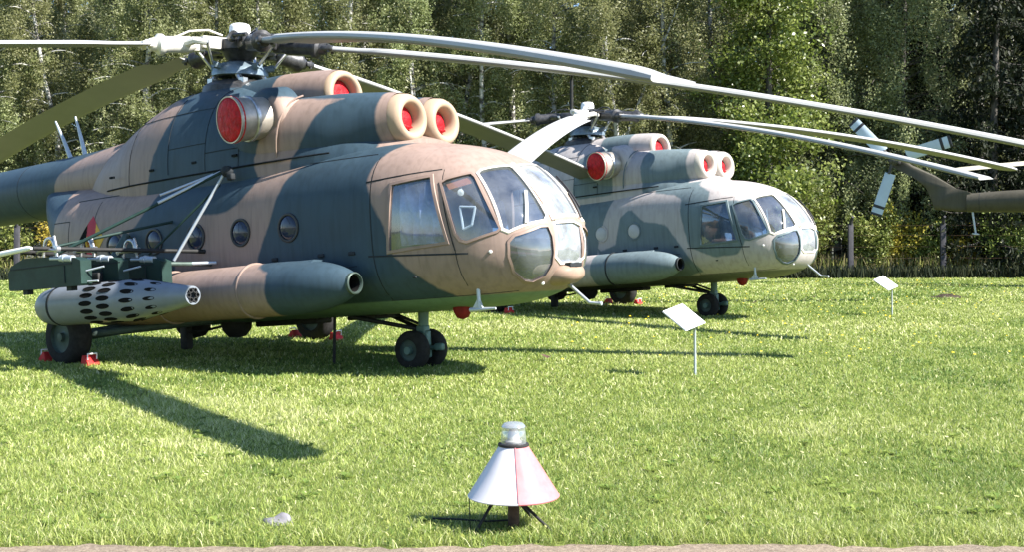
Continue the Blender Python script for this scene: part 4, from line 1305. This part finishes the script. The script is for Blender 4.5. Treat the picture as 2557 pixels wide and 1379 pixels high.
# darker rosettes of broad leaved weeds
V, Q, T = [], [], []
for i in range(260):
    yy = 6.5 + RNG.gamma(1.5, 3.0); xx = RNG.uniform(-1, 1) * (.44 * yy + .5)
    for j in range(RNG.integers(6, 11)):
        a_ = j * 2.4 + RNG.uniform(0, .5); L_ = RNG.uniform(.03, .075); w_ = L_ * .28; z_ = RNG.uniform(.018, .045)
        c_, s_ = math.cos(a_), math.sin(a_); o = len(V)
        V += [(xx, yy, .012), (xx + c_ * L_ * .6 - s_ * w_, yy + s_ * L_ * .6 + c_ * w_, z_), (xx + c_ * L_, yy + s_ * L_, z_ * .8), (xx + c_ * L_ * .6 + s_ * w_, yy + s_ * L_ * .6 - c_ * w_, z_)]
        Q.append((o, o + 1, o + 2, o + 3)); T += [RNG.uniform(.0, .35)] * 4
wd_ = np_mesh('weed_rosettes', V, Q, 'grass_blade', {'tone': T})
tag(wd_, 'flat dark green weed rosettes dotted through the lawn', None, None, 'stuff')

# dandelions in the far lawn
k = 260
y = RNG.uniform(15, 45, k); x = RNG.uniform(.05, 1, k) * (.45 * y)
V, Q = [], []
for i in range(k):
    r = RNG.uniform(.014, .026); z = RNG.uniform(.07, .10)
    o = len(V)
    for j in range(6):
        V.append((x[i] + r * math.cos(j * 1.047), y[i] + r * math.sin(j * 1.047), z + .3 * r))
    V.append((x[i], y[i], z + .9 * r))
    for j in range(6):
        Q.append((o + j, o + (j + 1) % 6, o + 6))
fl = MB().add(V, Q).build('dandelions', 'dandelion', None, 0, fixn=False)
tag(fl, 'small yellow dandelion flowers scattered over the far lawn', None, None, 'stuff')

# ---------------------------------------------------------------- marker lamp in front
def beacon():
    bx, by = .005, 6.63
    r = empty('airfield_marker', (bx, by, 0))
    tag(r, 'white and red conical airfield marker lamp with clear glass top on the lawn edge', 'marker lamp')
    z0, z1, R0, R1 = .195, .468, .252, .080
    nseg = 36
    split = math.radians(-84)
    for nm, mt, a0, a1 in (('red_panel', 'beacon_red', split, split + math.pi), ('white_panel', 'beacon_white', split - math.pi, split)):
        mb = MB()
        V = []
        ang = np.linspace(a0 + .004, a1 - .004, 25)
        for rr, zz in ((R1, z1), ((R0 + R1) / 2, (z0 + z1) / 2), (R0, z0), (R0 + .006, z0 - .006), (R0 + .003, z0 - .012), (R0 - .01, z0 - .002), (R1 - .008, z1 - .006)):
            V.append([(rr * math.cos(a), rr * math.sin(a), zz) for a in ang])
        mb.loft(V, closed=False, caps=(False, False))
        mb.build(nm, mt, r, 40)
    sv = lambda q, zz_, o_: (q * math.cos(split + o_), q * math.sin(split + o_), zz_)
    MB().tube([sv(R1 + .002, z1, 0), sv(R0 + .003, z0, 0)], .004, 6).build('joint_strip', 'beacon_red', r, 0)
    MB().lathe([(.066, .462), (.086, .464), (.088, .470), (.085, .478), (.068, .480)], n=36).build('collar', 'iron_black', r, 50)
    lens = MB().lathe([(.071, .478), (.072, .50), (.067, .545), (.0645, .553), (.0645, .558), (.066, .562), (.064, .580), (.052, .592), (.03, .597), (.0, .598)], n=36).build('lens', 'clear_glass', r, 40)
    MB().lathe([(.045, .482), (.046, .49), (.034, .50), (.030, .54), (.02, .556), (0, .56)], n=24).build('inner_lamp', 'frosted', lens, 50)
    MB().lathe([(.066, .566), (.0685, .571), (.065, .577)], n=30).build('lens_ring', 'clear_glass', lens, 50)
    MB().lathe([(.032, 0), (.032, .2), (.028, .46)], n=16).build('stem', 'rust', r, 50)
    mb = MB()
    for t in (-2.62, -.50, 1.1, 2.4):
        c, s = math.cos(t), math.sin(t)
        mb.tube([(.02 * c - .06, .02 * s - .02, .205), (.12 * c - .03, .12 * s, .13), (.24 * c, .24 * s, .01)], .009, 8)
    mb.build('leg', 'iron_black', r, 50)
    MB().tube([(-.245, -.06, .19), (-.243, -.065, .1), (-.24, -.07, .0)], .003, 6).build('wire', 'iron_black', r, 50)
    MB().tube([(0, 0, .05), (-.15, .05, .03), (-.32, .08, .035), (-.46, .12, .03)], .006, 6).build('cable', 'iron_black', r, 50)
beacon()

# ---------------------------------------------------------------- information boards
def sign(x, y, h, label, s=1.0):
    r = empty('information_board', (x, y, 0))
    tag(r, label, 'sign', 'information boards in front of the helicopters')
    c = Vector((-.13, .0, h))
    e1 = Vector((.258, .20, .078)) * s; e2 = Vector((.235, -.225, -.205)) * s
    nn = e1.cross(e2).normalized()
    if nn.z < 0: nn = -nn
    mb = MB()
    P = [c - e1 / 2 - e2 / 2, c + e1 / 2 - e2 / 2, c + e1 / 2 + e2 / 2, c - e1 / 2 + e2 / 2]
    mb.add([p + nn * .006 for p in P] + [p - nn * .006 for p in P], [(0, 1, 2, 3), (7, 6, 5, 4), (0, 4, 5, 1), (1, 5, 6, 2), (2, 6, 7, 3), (3, 7, 4, 0)])
    mb.build('board', 'white_paint', r, 0)
    mb = MB()
    Q = P + [P[0]]
    for a, b in zip(Q[:-1], Q[1:]):
        mb.tube([a - nn * .006, b - nn * .006], .008, 6)
    mb.build('board_rim', 'antenna_grey', r, 40)
    low = c + e2 * .42 + e1 * .05 - nn * .012
    MB().tube([(0, 0, 0), (-.004, 0, low.z - .10), (low.x * .35, low.y * .35, low.z - .03), (low.x, low.y, low.z)], .016, 10).build('post', 'antenna_grey', r, 60)
sign(2.15, 13.96, .69, 'nearer white tilted information board on a thin pole, right of the big camouflaged nose')
sign(7.82, 24.43, .68, 'farther white tilted information board, standing right of the grey helicopter')

# ---------------------------------------------------------------- wheel chocks
def chock(x, y, rz, label):
    r = empty('wheel_chock', (x, y, 0), (0, 0, rz))
    tag(r, label, 'wheel chock', 'red wheel chocks')
    r.scale = (.68, .68, .75)
    MB().prism([(-.12, 0), (.12, 0), (.10, .05), (-.03, .17), (-.07, .17)], 'y', -.13, .13).build('wedge', 'chock_red', r, 20)
    MB().tube([(.06, -.10, .10), (.06, -.10, .20), (.06, .10, .20), (.06, .10, .10)], .014, 8).build('handle', 'white_paint', r, 40)
    MB().box((.02, 0, .105), (.20, .06, .012), Matrix.Rotation(.745, 3, 'Y')).build('stripe', 'white_paint', r, 0)
def at_wheel(h, sgn, fore):
    a = h['yaw']; x, y = -.775 + fore, sgn * 2.25
    return (h['x'] + x * math.cos(a) + y * math.sin(a), h['y'] - x * math.sin(a) + y * math.cos(a))
for hi, hn in ((0, 'nearest helicopter'), (1, 'grey helicopter')):
    h = helis[hi]
    for sgn, sn in ((-1, 'wheel under the rocket pod' if hi == 0 else 'near side wheel'), (1, 'far side wheel')):
        for fore, fn in ((.47, 'front'), (-.47, 'rear')):
            px, py = at_wheel(h, sgn, fore)
            chock(px, py, -h['yaw'] + (math.pi if fore < 0 else 0), f'red chock at the {fn} of the {sn} of the {hn}')

# ---------------------------------------------------------------- small things on the grass
stn = MB()
bm = bmesh.new(); bmesh.ops.create_icosphere(bm, subdivisions=3, radius=1)
for v in bm.verts:
    k = 1 + .12 * math.sin(v.co.x * 5 + v.co.y * 3) + .08 * math.sin(v.co.z * 7 + v.co.x * 2)
    v.co = Vector((v.co.x * .095 * k, v.co.y * .07 * k, max(-.02, v.co.z * .065 * k)))
me = bpy.data.meshes.new('stone'); bm.to_mesh(me); bm.free()
tag(link_mesh('stone', me, 'stone', None, 60, (-1.33, 6.78, -.016)), 'pale grey stone half sunk in the grass left of the marker lamp', 'stone')
V, Q = [], []
nr, na = 8, 26
for i in range(nr + 1):
    for j in range(na):
        t = 2 * math.pi * j / na; rr = i / nr
        V.append((.5 * rr * math.cos(t) * (1 + .15 * math.sin(3 * t)), .32 * rr * math.sin(t), .085 * (1 - rr ** 2) * (1 + .3 * math.sin(9 * rr + 2 * t)) - .004))
for i in range(nr):
    for j in range(na):
        Q.append((i * na + j, i * na + (j + 1) % na, (i + 1) * na + (j + 1) % na, (i + 1) * na + j))
mh = MB().add(V, Q).build('molehill', 'soil', None, 60, (11.6, 31.6, 0))
tag(mh, 'dark molehill of earth on the far lawn, right of the boards', 'molehill')
for x, y, lb in ((7.87, 31.0, 'brown fallen leaf below the grey nose'), (10.9, 32.2, 'two brown fallen leaves left of the molehill'), (5.75, 28.3, 'brown fallen leaf beside the grey helicopter nose wheel'), (.45, 15.6, 'tan fallen leaf right of the nearest nose wheel')):
    V = [(-.10, -.03, .05), (-.02, -.07, .075), (.10, -.02, .06), (.08, .06, .085), (-.03, .07, .09), (0, 0, .065)]
    lf = MB().add(V, [(0, 1, 5), (1, 2, 5), (2, 3, 5), (3, 4, 5), (4, 0, 5)]).build('fallen_leaf', 'dry_leaf' if 'dry_leaf' in M else 'rust', None, 0, (x, y, 0), (0, 0, x * 3))
    tag(lf, lb, 'fallen leaf', 'brown leaves on the lawn')

# ---------------------------------------------------------------- fence of concrete posts at the wood's edge
fr = empty('wire_fence', (0, 47.4, 0))
tag(fr, 'fence of grey concrete posts and wires along the edge of the wood', 'fence')
first = None
for i, x in enumerate(np.arange(-27.2, 28.5, 3.7)):
    if first is None:
        mb = MB().box((0, 0, 1.10), (.21, .16, 2.24), None, .02)
        mb.tube([(0, 0, 2.15), (0, -.12, 2.38), (0, -.28, 2.48)], [.075, .065, .05], 8)
        first = mb.build('post', 'post_concrete', fr, 40)
        o = first
    else:
        o = first.copy(); COL.objects.link(o); o.parent = fr
    o.location = (x, RNG.normal(0, .05), -.04)
    o.rotation_euler = (RNG.normal(0, .012), RNG.normal(0, .012), RNG.normal(0, .05))
for z in (.35, .8, 1.25, 1.7, 2.1):
    MB().tube([(x, 0, z + .02 * math.sin(x * 1.7 + z * 5)) for x in np.arange(-27.2, 28.5, 1.85)], .0035, 5).build('wire', 'rust', fr, 60)

# slim floodlight mast behind the grey helicopter
lp = empty('lamp_mast', (2.02, 40.0, 0))
tag(lp, 'slim dark lamp mast standing behind the rotor of the grey helicopter', 'lamp mast')
MB().tube([(0, 0, 0), (0, 0, 3.5), (0, 0, 7.0)], [.09, .075, .06], 10).build('pole', 'iron_black', lp, 60)
MB().tube([(0, 0, 6.95), (0, -.2, 7.1), (0, -.5, 7.12)], .04, 8).box((0, -.62, 7.08), (.2, .4, .1), None, .03).build('lamp_head', 'iron_black', lp, 40)

# ---------------------------------------------------------------- trees
def bark_mat(name, base, dark, sc):
    m, nt, b = new_mat(name)
    tc = N(nt, 'ShaderNodeTexCoord'); mp = N(nt, 'ShaderNodeMapping')
    mp.inputs['Scale'].default_value = sc
    nt.links.new(tc.outputs['Object'], mp.inputs['Vector'])
    n1 = N(nt, 'ShaderNodeTexNoise'); n1.inputs['Scale'].default_value = 1; n1.inputs['Detail'].default_value = 5
    nt.links.new(mp.outputs[0], n1.inputs['Vector'])
    r = ramp(nt, n1.outputs[0], [(.40, dark), (.52, base), (.8, tuple(min(1, c * 1.15) for c in base))])
    nt.links.new(r.outputs[0], b.inputs['Base Color'])
    b.inputs['Roughness'].default_value = .8
    bump(nt, b, n1.outputs[0], .4, .03)
    return m
M['birch_bark'] = bark_mat('birch_bark', (.42, .41, .39), (.06, .055, .05), (2.5, 2.5, 5.0))
M['dark_bark'] = bark_mat('dark_bark', (.075, .065, .055), (.02, .018, .015), (9, 9, 2.0))

def leaves_np(C, size, tone, flat=.0, seed=0, aspect=1.5):
    """one quad leaf at each centre C, random attitude; flat>0 lets them hang"""
    r = np.random.default_rng(seed)
    k = len(C)
    u = r.normal(size=(k, 3)); u[:, 2] = u[:, 2] * .8 - flat
    u /= np.linalg.norm(u, axis=1)[:, None]
    w = r.normal(size=(k, 3)); w -= (w * u).sum(1)[:, None] * u
    w /= np.linalg.norm(w, axis=1)[:, None]
    s = (size * r.uniform(.6, 1.4, k))[:, None]
    a, b = u * s * aspect * .5, w * s * .5
    V = np.stack([C - a, C + b * .9 - a * .1, C + a, C - b * .9 - a * .1], 1).reshape(-1, 3)
    return V, np.arange(4 * k).reshape(-1, 4), np.repeat(tone, 4)

def trunk_mesh(path, r, limbs, mat, name='trunk', n=9):
    mb = MB().tube(path, r, n)
    for P, R in limbs:
        mb.tube(P, R, 6)
    return mb

def make_tree(kind, seed):
    """returns (trunk mesh, crown mesh), base at the origin"""
    r = np.random.default_rng(seed)
    H = {'birch': 17.5, 'birch_thin': 17, 'maple': 15, 'spruce': 19, 'willow': 16}[kind]
    lean = r.normal(0, .035, 2) * (2.4 if kind == 'birch_thin' else 1)
    ks = 14
    zs = np.linspace(0, H * .93, ks)
    bend = np.cumsum(r.normal(0, .07, (ks, 2)), 0) * (1.0 if 'birch' in kind else .6)
    path = np.stack([lean[0] * zs + bend[:, 0] * .8, lean[1] * zs + bend[:, 1] * .8, zs], 1)
    r0 = {'birch': .15, 'birch_thin': .12, 'maple': .2, 'spruce': .2, 'willow': .25}[kind]
    rad = r0 * (1 - zs / H) ** .8 + .02
    at = lambda z: np.array([np.interp(z, zs, path[:, i]) for i in range(3)])
    limbs, C, T = [], [], []
    if kind in ('birch', 'birch_thin', 'maple', 'willow'):
        nl = {'birch': 62, 'birch_thin': 40, 'maple': 60, 'willow': 70}[kind]
        zlo = {'birch': 1.6, 'birch_thin': 3.0, 'maple': 1.3, 'willow': 3.0}[kind]
        for i in range(nl):
            z = zlo + (H - zlo - .4) * (i + r.random()) / nl
            t = z / H
            az = r.uniform(0, 2 * np.pi)
            ext = {'birch': 2.5, 'birch_thin': 1.8, 'maple': 3.1, 'willow': 3.6}[kind] * (1 - .62 * t ** 2) * r.uniform(.55, 1.15)
            up = (.75 if kind != 'maple' else .55) * r.uniform(.6, 1.3)
            P = []
            for q in np.linspace(0, 1, 7):
                d = ext * q
                P.append(at(z) + np.array([math.cos(az + .3 * q) * d, math.sin(az + .3 * q) * d, up * ext * (q - .55 * q * q * (1.6 if kind != 'maple' else 1.0))]))
            P = np.array(P)
            limbs.append((P, list(np.linspace(.045 * (1 - .6 * t) + .008, .008, 7))))
            nt_ = {'birch': 9, 'birch_thin': 8, 'maple': 8, 'willow': 10}[kind]
            for j in range(nt_):
                q = r.uniform(.25, 1.0)
                c0 = np.array([np.interp(q, np.linspace(0, 1, 7), P[:, m]) for m in range(3)]) + r.normal(0, .22, 3)
                tw = np.clip(r.normal(.45, .16), 0, 1)
                if kind == 'maple':
                    nl_ = r.integers(62, 110)
                    pts = c0 + r.normal(0, 1, (nl_, 3)) * np.array([.38, .38, .24])
                else:
                    nl_ = r.integers(62, 128)
                    L = r.uniform(.5, 1.5) * (1.8 if kind == 'willow' else 1)
                    h = r.uniform(0, 1, nl_) ** .8
                    pts = c0 + np.stack([r.normal(0, .13, nl_) + .12 * h * math.cos(az), r.normal(0, .13, nl_) + .12 * h * math.sin(az), -h * L + r.normal(0, .05, nl_)], 1)
                C.append(pts)
                T.append(np.clip(tw + r.normal(0, .17, nl_), 0, 1))
        size = {'birch': .066, 'birch_thin': .064, 'maple': .105, 'willow': .066}[kind]
        C = np.concatenate(C); T = np.concatenate(T)
        k = len(C)
        V, Q, tt = leaves_np(C, np.full(k, size), T, .5 if kind != 'maple' else .2, seed + 1, 1.5)
    else:
        for i in range(120):
            z = .8 + (H - 1.2) * (i + r.random()) / 120
            t = z / H
            az = r.uniform(0, 2 * np.pi); ext = 3.0 * (1 - t) ** .75 * r.uniform(.7, 1.1) + .15
            P = np.array([at(z) + np.array([math.cos(az) * ext * q, math.sin(az) * ext * q, ext * (-.32 * q + .22 * q ** 3)]) for q in np.linspace(0, 1, 6)])
            limbs.append((P, list(np.linspace(.035, .006, 6))))
            nl_ = int(150 * ext / 2 + 40)
            q = r.uniform(.1, 1, nl_)
            c0 = np.stack([np.interp(q, np.linspace(0, 1, 6), P[:, m]) for m in range(3)], 1)
            hang = r.uniform(0, 1, nl_) * r.uniform(.2, .75)
            side = r.normal(0, .16, (nl_, 3))
            c0 = c0 + side; c0[:, 2] -= hang
            C.append(c0); T.append(np.clip(r.normal(.4, .2, nl_), 0, 1))
        C = np.concatenate(C); T = np.concatenate(T)
        V, Q, tt = leaves_np(C, np.full(len(C), .10), T, 1.2, seed + 1, 2.6)
    bark = 'birch_bark' if 'birch' in kind else 'dark_bark'
    leaf = {'birch': 'birch_leaf', 'birch_thin': 'birch_leaf', 'maple': 'maple_leaf', 'spruce': 'dark_leaf', 'willow': 'willow_leaf'}[kind]
    tr = trunk_mesh(path, list(rad), limbs, bark)
    return tr, bark, V, Q, tt, leaf

PROTO = {}
def proto(kind, seed):
    key = (kind, seed)
    if key not in PROTO:
        tr, bark, V, Q, tt, leaf = make_tree(kind, seed)
        a = tr.build('trunk', bark, None, 50, fixn=False)
        b = np_mesh('crown', V, Q, leaf, {'tone': tt})
        PROTO[key] = (a, b, False)
    return key

NAMES = {'birch': 'birch_tree', 'birch_thin': 'birch_tree', 'maple': 'maple_tree', 'spruce': 'spruce_tree', 'willow': 'willow_tree'}
def plant(kind, seed, x, y, rz, s, label, group=None):
    key = proto(kind, seed)
    a, b, used = PROTO[key]
    r = empty(NAMES[kind], (x, y, -.05), (0, 0, rz))
    r.scale = (s, s, s)
    tag(r, label, 'tree', group)
    if used:
        a, b = a.copy(), b.copy()
        COL.objects.link(a); COL.objects.link(b)
    else:
        PROTO[key] = (a, b, True)
    a.parent = r; b.parent = r
    return r

GB = 'birches in the front row of the wood'
front = [(-22.3, 50.0, 'birch', 11, 'bushy birch at the far left edge of the wood'),
    (-18.9, 51.2, 'birch_thin', 21, 'slender birch with a bright white trunk above the tail boom of the nearest helicopter'),
    (-15.7, 49.6, 'birch', 12, 'birch left of the exhaust of the nearest helicopter, in the front row'),
    (-12.6, 51.0, 'birch_thin', 22, 'thin birch with white stem showing left of the nearest rotor head'),
    (-10.2, 50.2, 'birch_thin', 23, 'white stemmed birch directly behind the nearest rotor head'),
    (-7.0, 51.4, 'birch', 13, 'full birch behind the intakes of the nearest helicopter'),
    (-3.9, 50.0, 'birch', 11, 'dark birch crown behind the long rotor blades, above the nearest cockpit'),
    (-.9, 51.6, 'birch_thin', 24, 'birch with grey stem behind the nearest cockpit roof'),
    (2.0, 50.4, 'birch', 12, 'birch rising behind the slim lamp mast'),
    (4.6, 49.8, 'birch_thin', 21, 'leaning white stemmed birch right of the grey rotor head'),
    (7.0, 51.3, 'birch', 13, 'pale leaved birch above the intakes of the grey helicopter'),
    (10.6, 48.9, 'maple', 31, 'bright green maple standing in front of the birches, right of centre'),
    (13.6, 51.8, 'willow', 41, 'soft grey green willow behind the tail rotor'),
    (17.0, 52.2, 'willow', 42, 'wide hanging willow left of the dark spruces'),
    (19.6, 48.7, 'spruce', 51, 'tall dark spruce at the right edge of the wood, nearest of the spruces'),
    (22.4, 49.6, 'spruce', 52, 'dark spruce at the outermost right, partly out of view'),
    (18.9, 53.6, 'spruce', 52, 'dark spruce half hidden behind the willow')]
for i, (x, y, kd, sd_, lb) in enumerate(front):
    plant(kd, sd_, x, y, i * 2.399, 1.0 + .06 * math.sin(i * 3.1), lb, GB if 'birch' in kd else None)
kinds = ['birch', 'birch_thin', 'birch', 'birch', 'birch_thin', 'willow', 'birch']
i = 0
for row, (yy, dx) in enumerate(((55.5, 3.1), (60.5, 3.4), (66.5, 3.8))):
    for x in np.arange(-.47 * yy - 2, .47 * yy + 3, dx):
        kd = kinds[(i * 3 + row) % 7]
        if x > 17.5 and row < 2 and i % 2:
            kd = 'spruce'
        sd_ = {'birch': (11, 12, 13)[i % 3], 'birch_thin': (21, 22, 23, 24)[i % 4], 'willow': (41, 42)[i % 2], 'spruce': (51, 52)[i % 2]}[kd]
        lab = {'birch': 'birch deep in the wood behind the front row', 'birch_thin': 'thin birch deep in the wood behind the front row', 'willow': 'willow deep in the wood behind the front row', 'spruce': 'dark spruce deep in the wood at the right'}[kd]
        plant(kd, sd_, x + RNG.normal(0, .5), yy + RNG.normal(0, .7), i * 1.7, 1.08 + .08 * math.sin(i * 2.3) + .03 * row, lab, {'birch': 'birches deep in the wood', 'birch_thin': 'thin birches deep in the wood', 'willow': 'willows deep in the wood', 'spruce': 'spruces deep in the wood'}[kd])
        i += 1

# the wood goes on behind: one far mass of foliage that closes the view
rr_ = np.random.default_rng(99)
k = 95000
cx_ = rr_.uniform(-48, 48, k); cy_ = rr_.uniform(73, 90, k); cz_ = rr_.uniform(.5, 1, k) ** .5 * (21 + 3 * np.sin(cx_ * .6) + 2 * np.sin(cx_ * 1.7 + 2)) * rr_.uniform(0, 1, k) ** .6
Vw, Qw, tw_ = leaves_np(np.stack([cx_, cy_, cz_], 1), np.full(k, .42), np.clip(rr_.normal(.35, .2, k), 0, 1), .3, 98, 1.4)
fw = np_mesh('far_wood', Vw, Qw, 'birch_leaf', {'tone': tw_})
tag(fw, 'depth of the wood closing the view behind the rows of trees', None, None, 'stuff')

# a few bare pale stems leaning between the crowns
for j, (x, y, dx, h0, h1, lb) in enumerate(((2.75, 49.6, 4.5, 4.0, 12.5, 'pale leaning birch stem above the grey rotor head'), (-3.0, 49.3, -1.6, 3.5, 10.5, 'grey leaning birch stem behind the nearest intakes'))):
    r = empty('birch_sapling', (x, y, -.05))
    tag(r, lb, 'tree')
    P = [(dx * t + .1 * math.sin(t * 9), 0, h1 * t) for t in np.linspace(0, 1, 12)]
    MB().tube(P, list(np.linspace(.10, .03, 12)), 8).build('trunk', 'birch_bark', r, 60)
    c = np.concatenate([np.array(P[k_]) + np.random.default_rng(90 + j + k_).normal(0, 1, (420, 3)) * np.array([.55, .55, .6]) for k_ in (9, 10, 11)])
    V, Q, tt = leaves_np(c, np.full(len(c), .08), np.clip(np.random.default_rng(5).normal(.5, .2, len(c)), 0, 1), .4, 77 + j)
    np_mesh('crown', V, Q, 'birch_leaf', {'tone': tt}, r)

# shrubs and dry weeds below the trees
def bush(name, x, y, w, h, mat, k, seed, label, cat='shrub', group=None, size=.075):
    r = np.random.default_rng(seed)
    root = empty(name, (x, y, 0))
    tag(root, label, cat, group)
    mb = MB(); C, T = [], []
    ns = max(7, int(w * 9))
    for i in range(ns):
        az = r.uniform(0, 6.283); e = w * .5 * r.uniform(.3, 1.0); hh = h * r.uniform(.55, 1.0) * (1 - .3 * (e / (w * .5)) ** 2)
        P = np.array([(math.cos(az) * e * q ** 1.3, math.sin(az) * e * .7 * q ** 1.3, hh * q) for q in np.linspace(0, 1, 5)])
        mb.tube(P, [.018, .015, .012, .008, .004], 5)
        m = int(k / ns)
        q = r.uniform(.15, 1, m) ** .8
        c = np.stack([np.interp(q, np.linspace(0, 1, 5), P[:, t]) for t in range(3)], 1) + r.normal(0, 1, (m, 3)) * np.array([.17, .15, .13])
        C.append(c); T.append(np.clip(r.normal(.42, .1) + r.normal(0, .17, m), 0, 1))
    C = np.concatenate(C); C[:, 2] = np.maximum(.03, C[:, 2]); T = np.concatenate(T)
    mb.build('stem', 'dark_bark', root, 50, fixn=False)
    V, Q, tt = leaves_np(C, np.full(len(C), size), T, .2, seed + 9)
    np_mesh('foliage', V, Q, mat, {'tone': tt}, root)
bl = [(-21.0, 48.6, 2.6, 1.9, 'shrub_leaf', 'green shrub at the left edge behind the fence'), (-18.3, 48.9, 2.4, 2.1, 'golden_leaf', 'yellowing shrub at the left, seen under the tail boom'),
    (11.0, 48.4, 2.2, 2.6, 'golden_leaf', 'golden shrub just right of the grey nose'), (12.4, 48.9, 2.2, 2.9, 'shrub_leaf', 'green shrub right of the grey nose, behind the golden one'),
    (14.7, 48.4, 2.0, 2.4, 'shrub_leaf', 'green shrub between the first two fence posts right of the grey nose'), (15.7, 48.9, 2.3, 2.5, 'golden_leaf', 'golden shrub between two fence posts under the tail rotor'),
    (17.1, 48.7, 1.9, 2.0, 'shrub_leaf', 'dark green shrub behind the fence post below the olive tail fin'), (18.5, 49.1, 2.2, 1.9, 'golden_leaf', 'ochre shrub under the olive tail boom'),
    (20.2, 48.5, 2.4, 2.2, 'shrub_leaf', 'green shrub at the right below the olive tail boom'), (22.3, 48.8, 2.4, 1.8, 'golden_leaf', 'pale yellow shrub at the right edge')]
for j, (x, y, w, h, mt, lb) in enumerate(bl):
    bush('shrub', x, y, w * 1.15, h * 1.4, mt, 6500, 300 + j, lb, group='shrubs behind the fence')
for j, x in enumerate(np.arange(-15.5, 10, 2.4)):
    bush('shrub', x + RNG.normal(0, .3), 48.8 + RNG.normal(0, .25), 2.6, RNG.uniform(2.0, 3.6), 'shrub_leaf', 4500, 400 + j, 'green shrub of the hedge row behind the helicopters', group='hedge row shrubs behind the helicopters')

# dry tall grass and dark low growth along the fence: one mass each
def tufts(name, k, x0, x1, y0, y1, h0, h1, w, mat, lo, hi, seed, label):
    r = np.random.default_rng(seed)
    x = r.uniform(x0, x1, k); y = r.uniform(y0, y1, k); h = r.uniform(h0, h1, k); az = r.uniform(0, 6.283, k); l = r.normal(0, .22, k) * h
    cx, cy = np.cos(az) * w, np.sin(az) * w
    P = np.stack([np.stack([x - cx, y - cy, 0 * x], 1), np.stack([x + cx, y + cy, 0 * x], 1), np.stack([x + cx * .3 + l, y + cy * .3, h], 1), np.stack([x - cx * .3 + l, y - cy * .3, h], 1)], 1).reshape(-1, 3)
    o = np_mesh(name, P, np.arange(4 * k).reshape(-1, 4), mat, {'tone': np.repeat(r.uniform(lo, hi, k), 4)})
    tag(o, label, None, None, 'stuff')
tufts('dry_grass', 8000, -25, 26, 47.9, 49.6, .4, 1.05, .018, 'dry_stalk', 0, 1, 1, 'tall dry grass and weeds standing behind the fence')
tufts('weeds', 9000, -25, 26, 47.9, 50.5, .3, .9, .028, 'shrub_leaf', .3, 1, 2, 'rank green weeds under the trees behind the fence')
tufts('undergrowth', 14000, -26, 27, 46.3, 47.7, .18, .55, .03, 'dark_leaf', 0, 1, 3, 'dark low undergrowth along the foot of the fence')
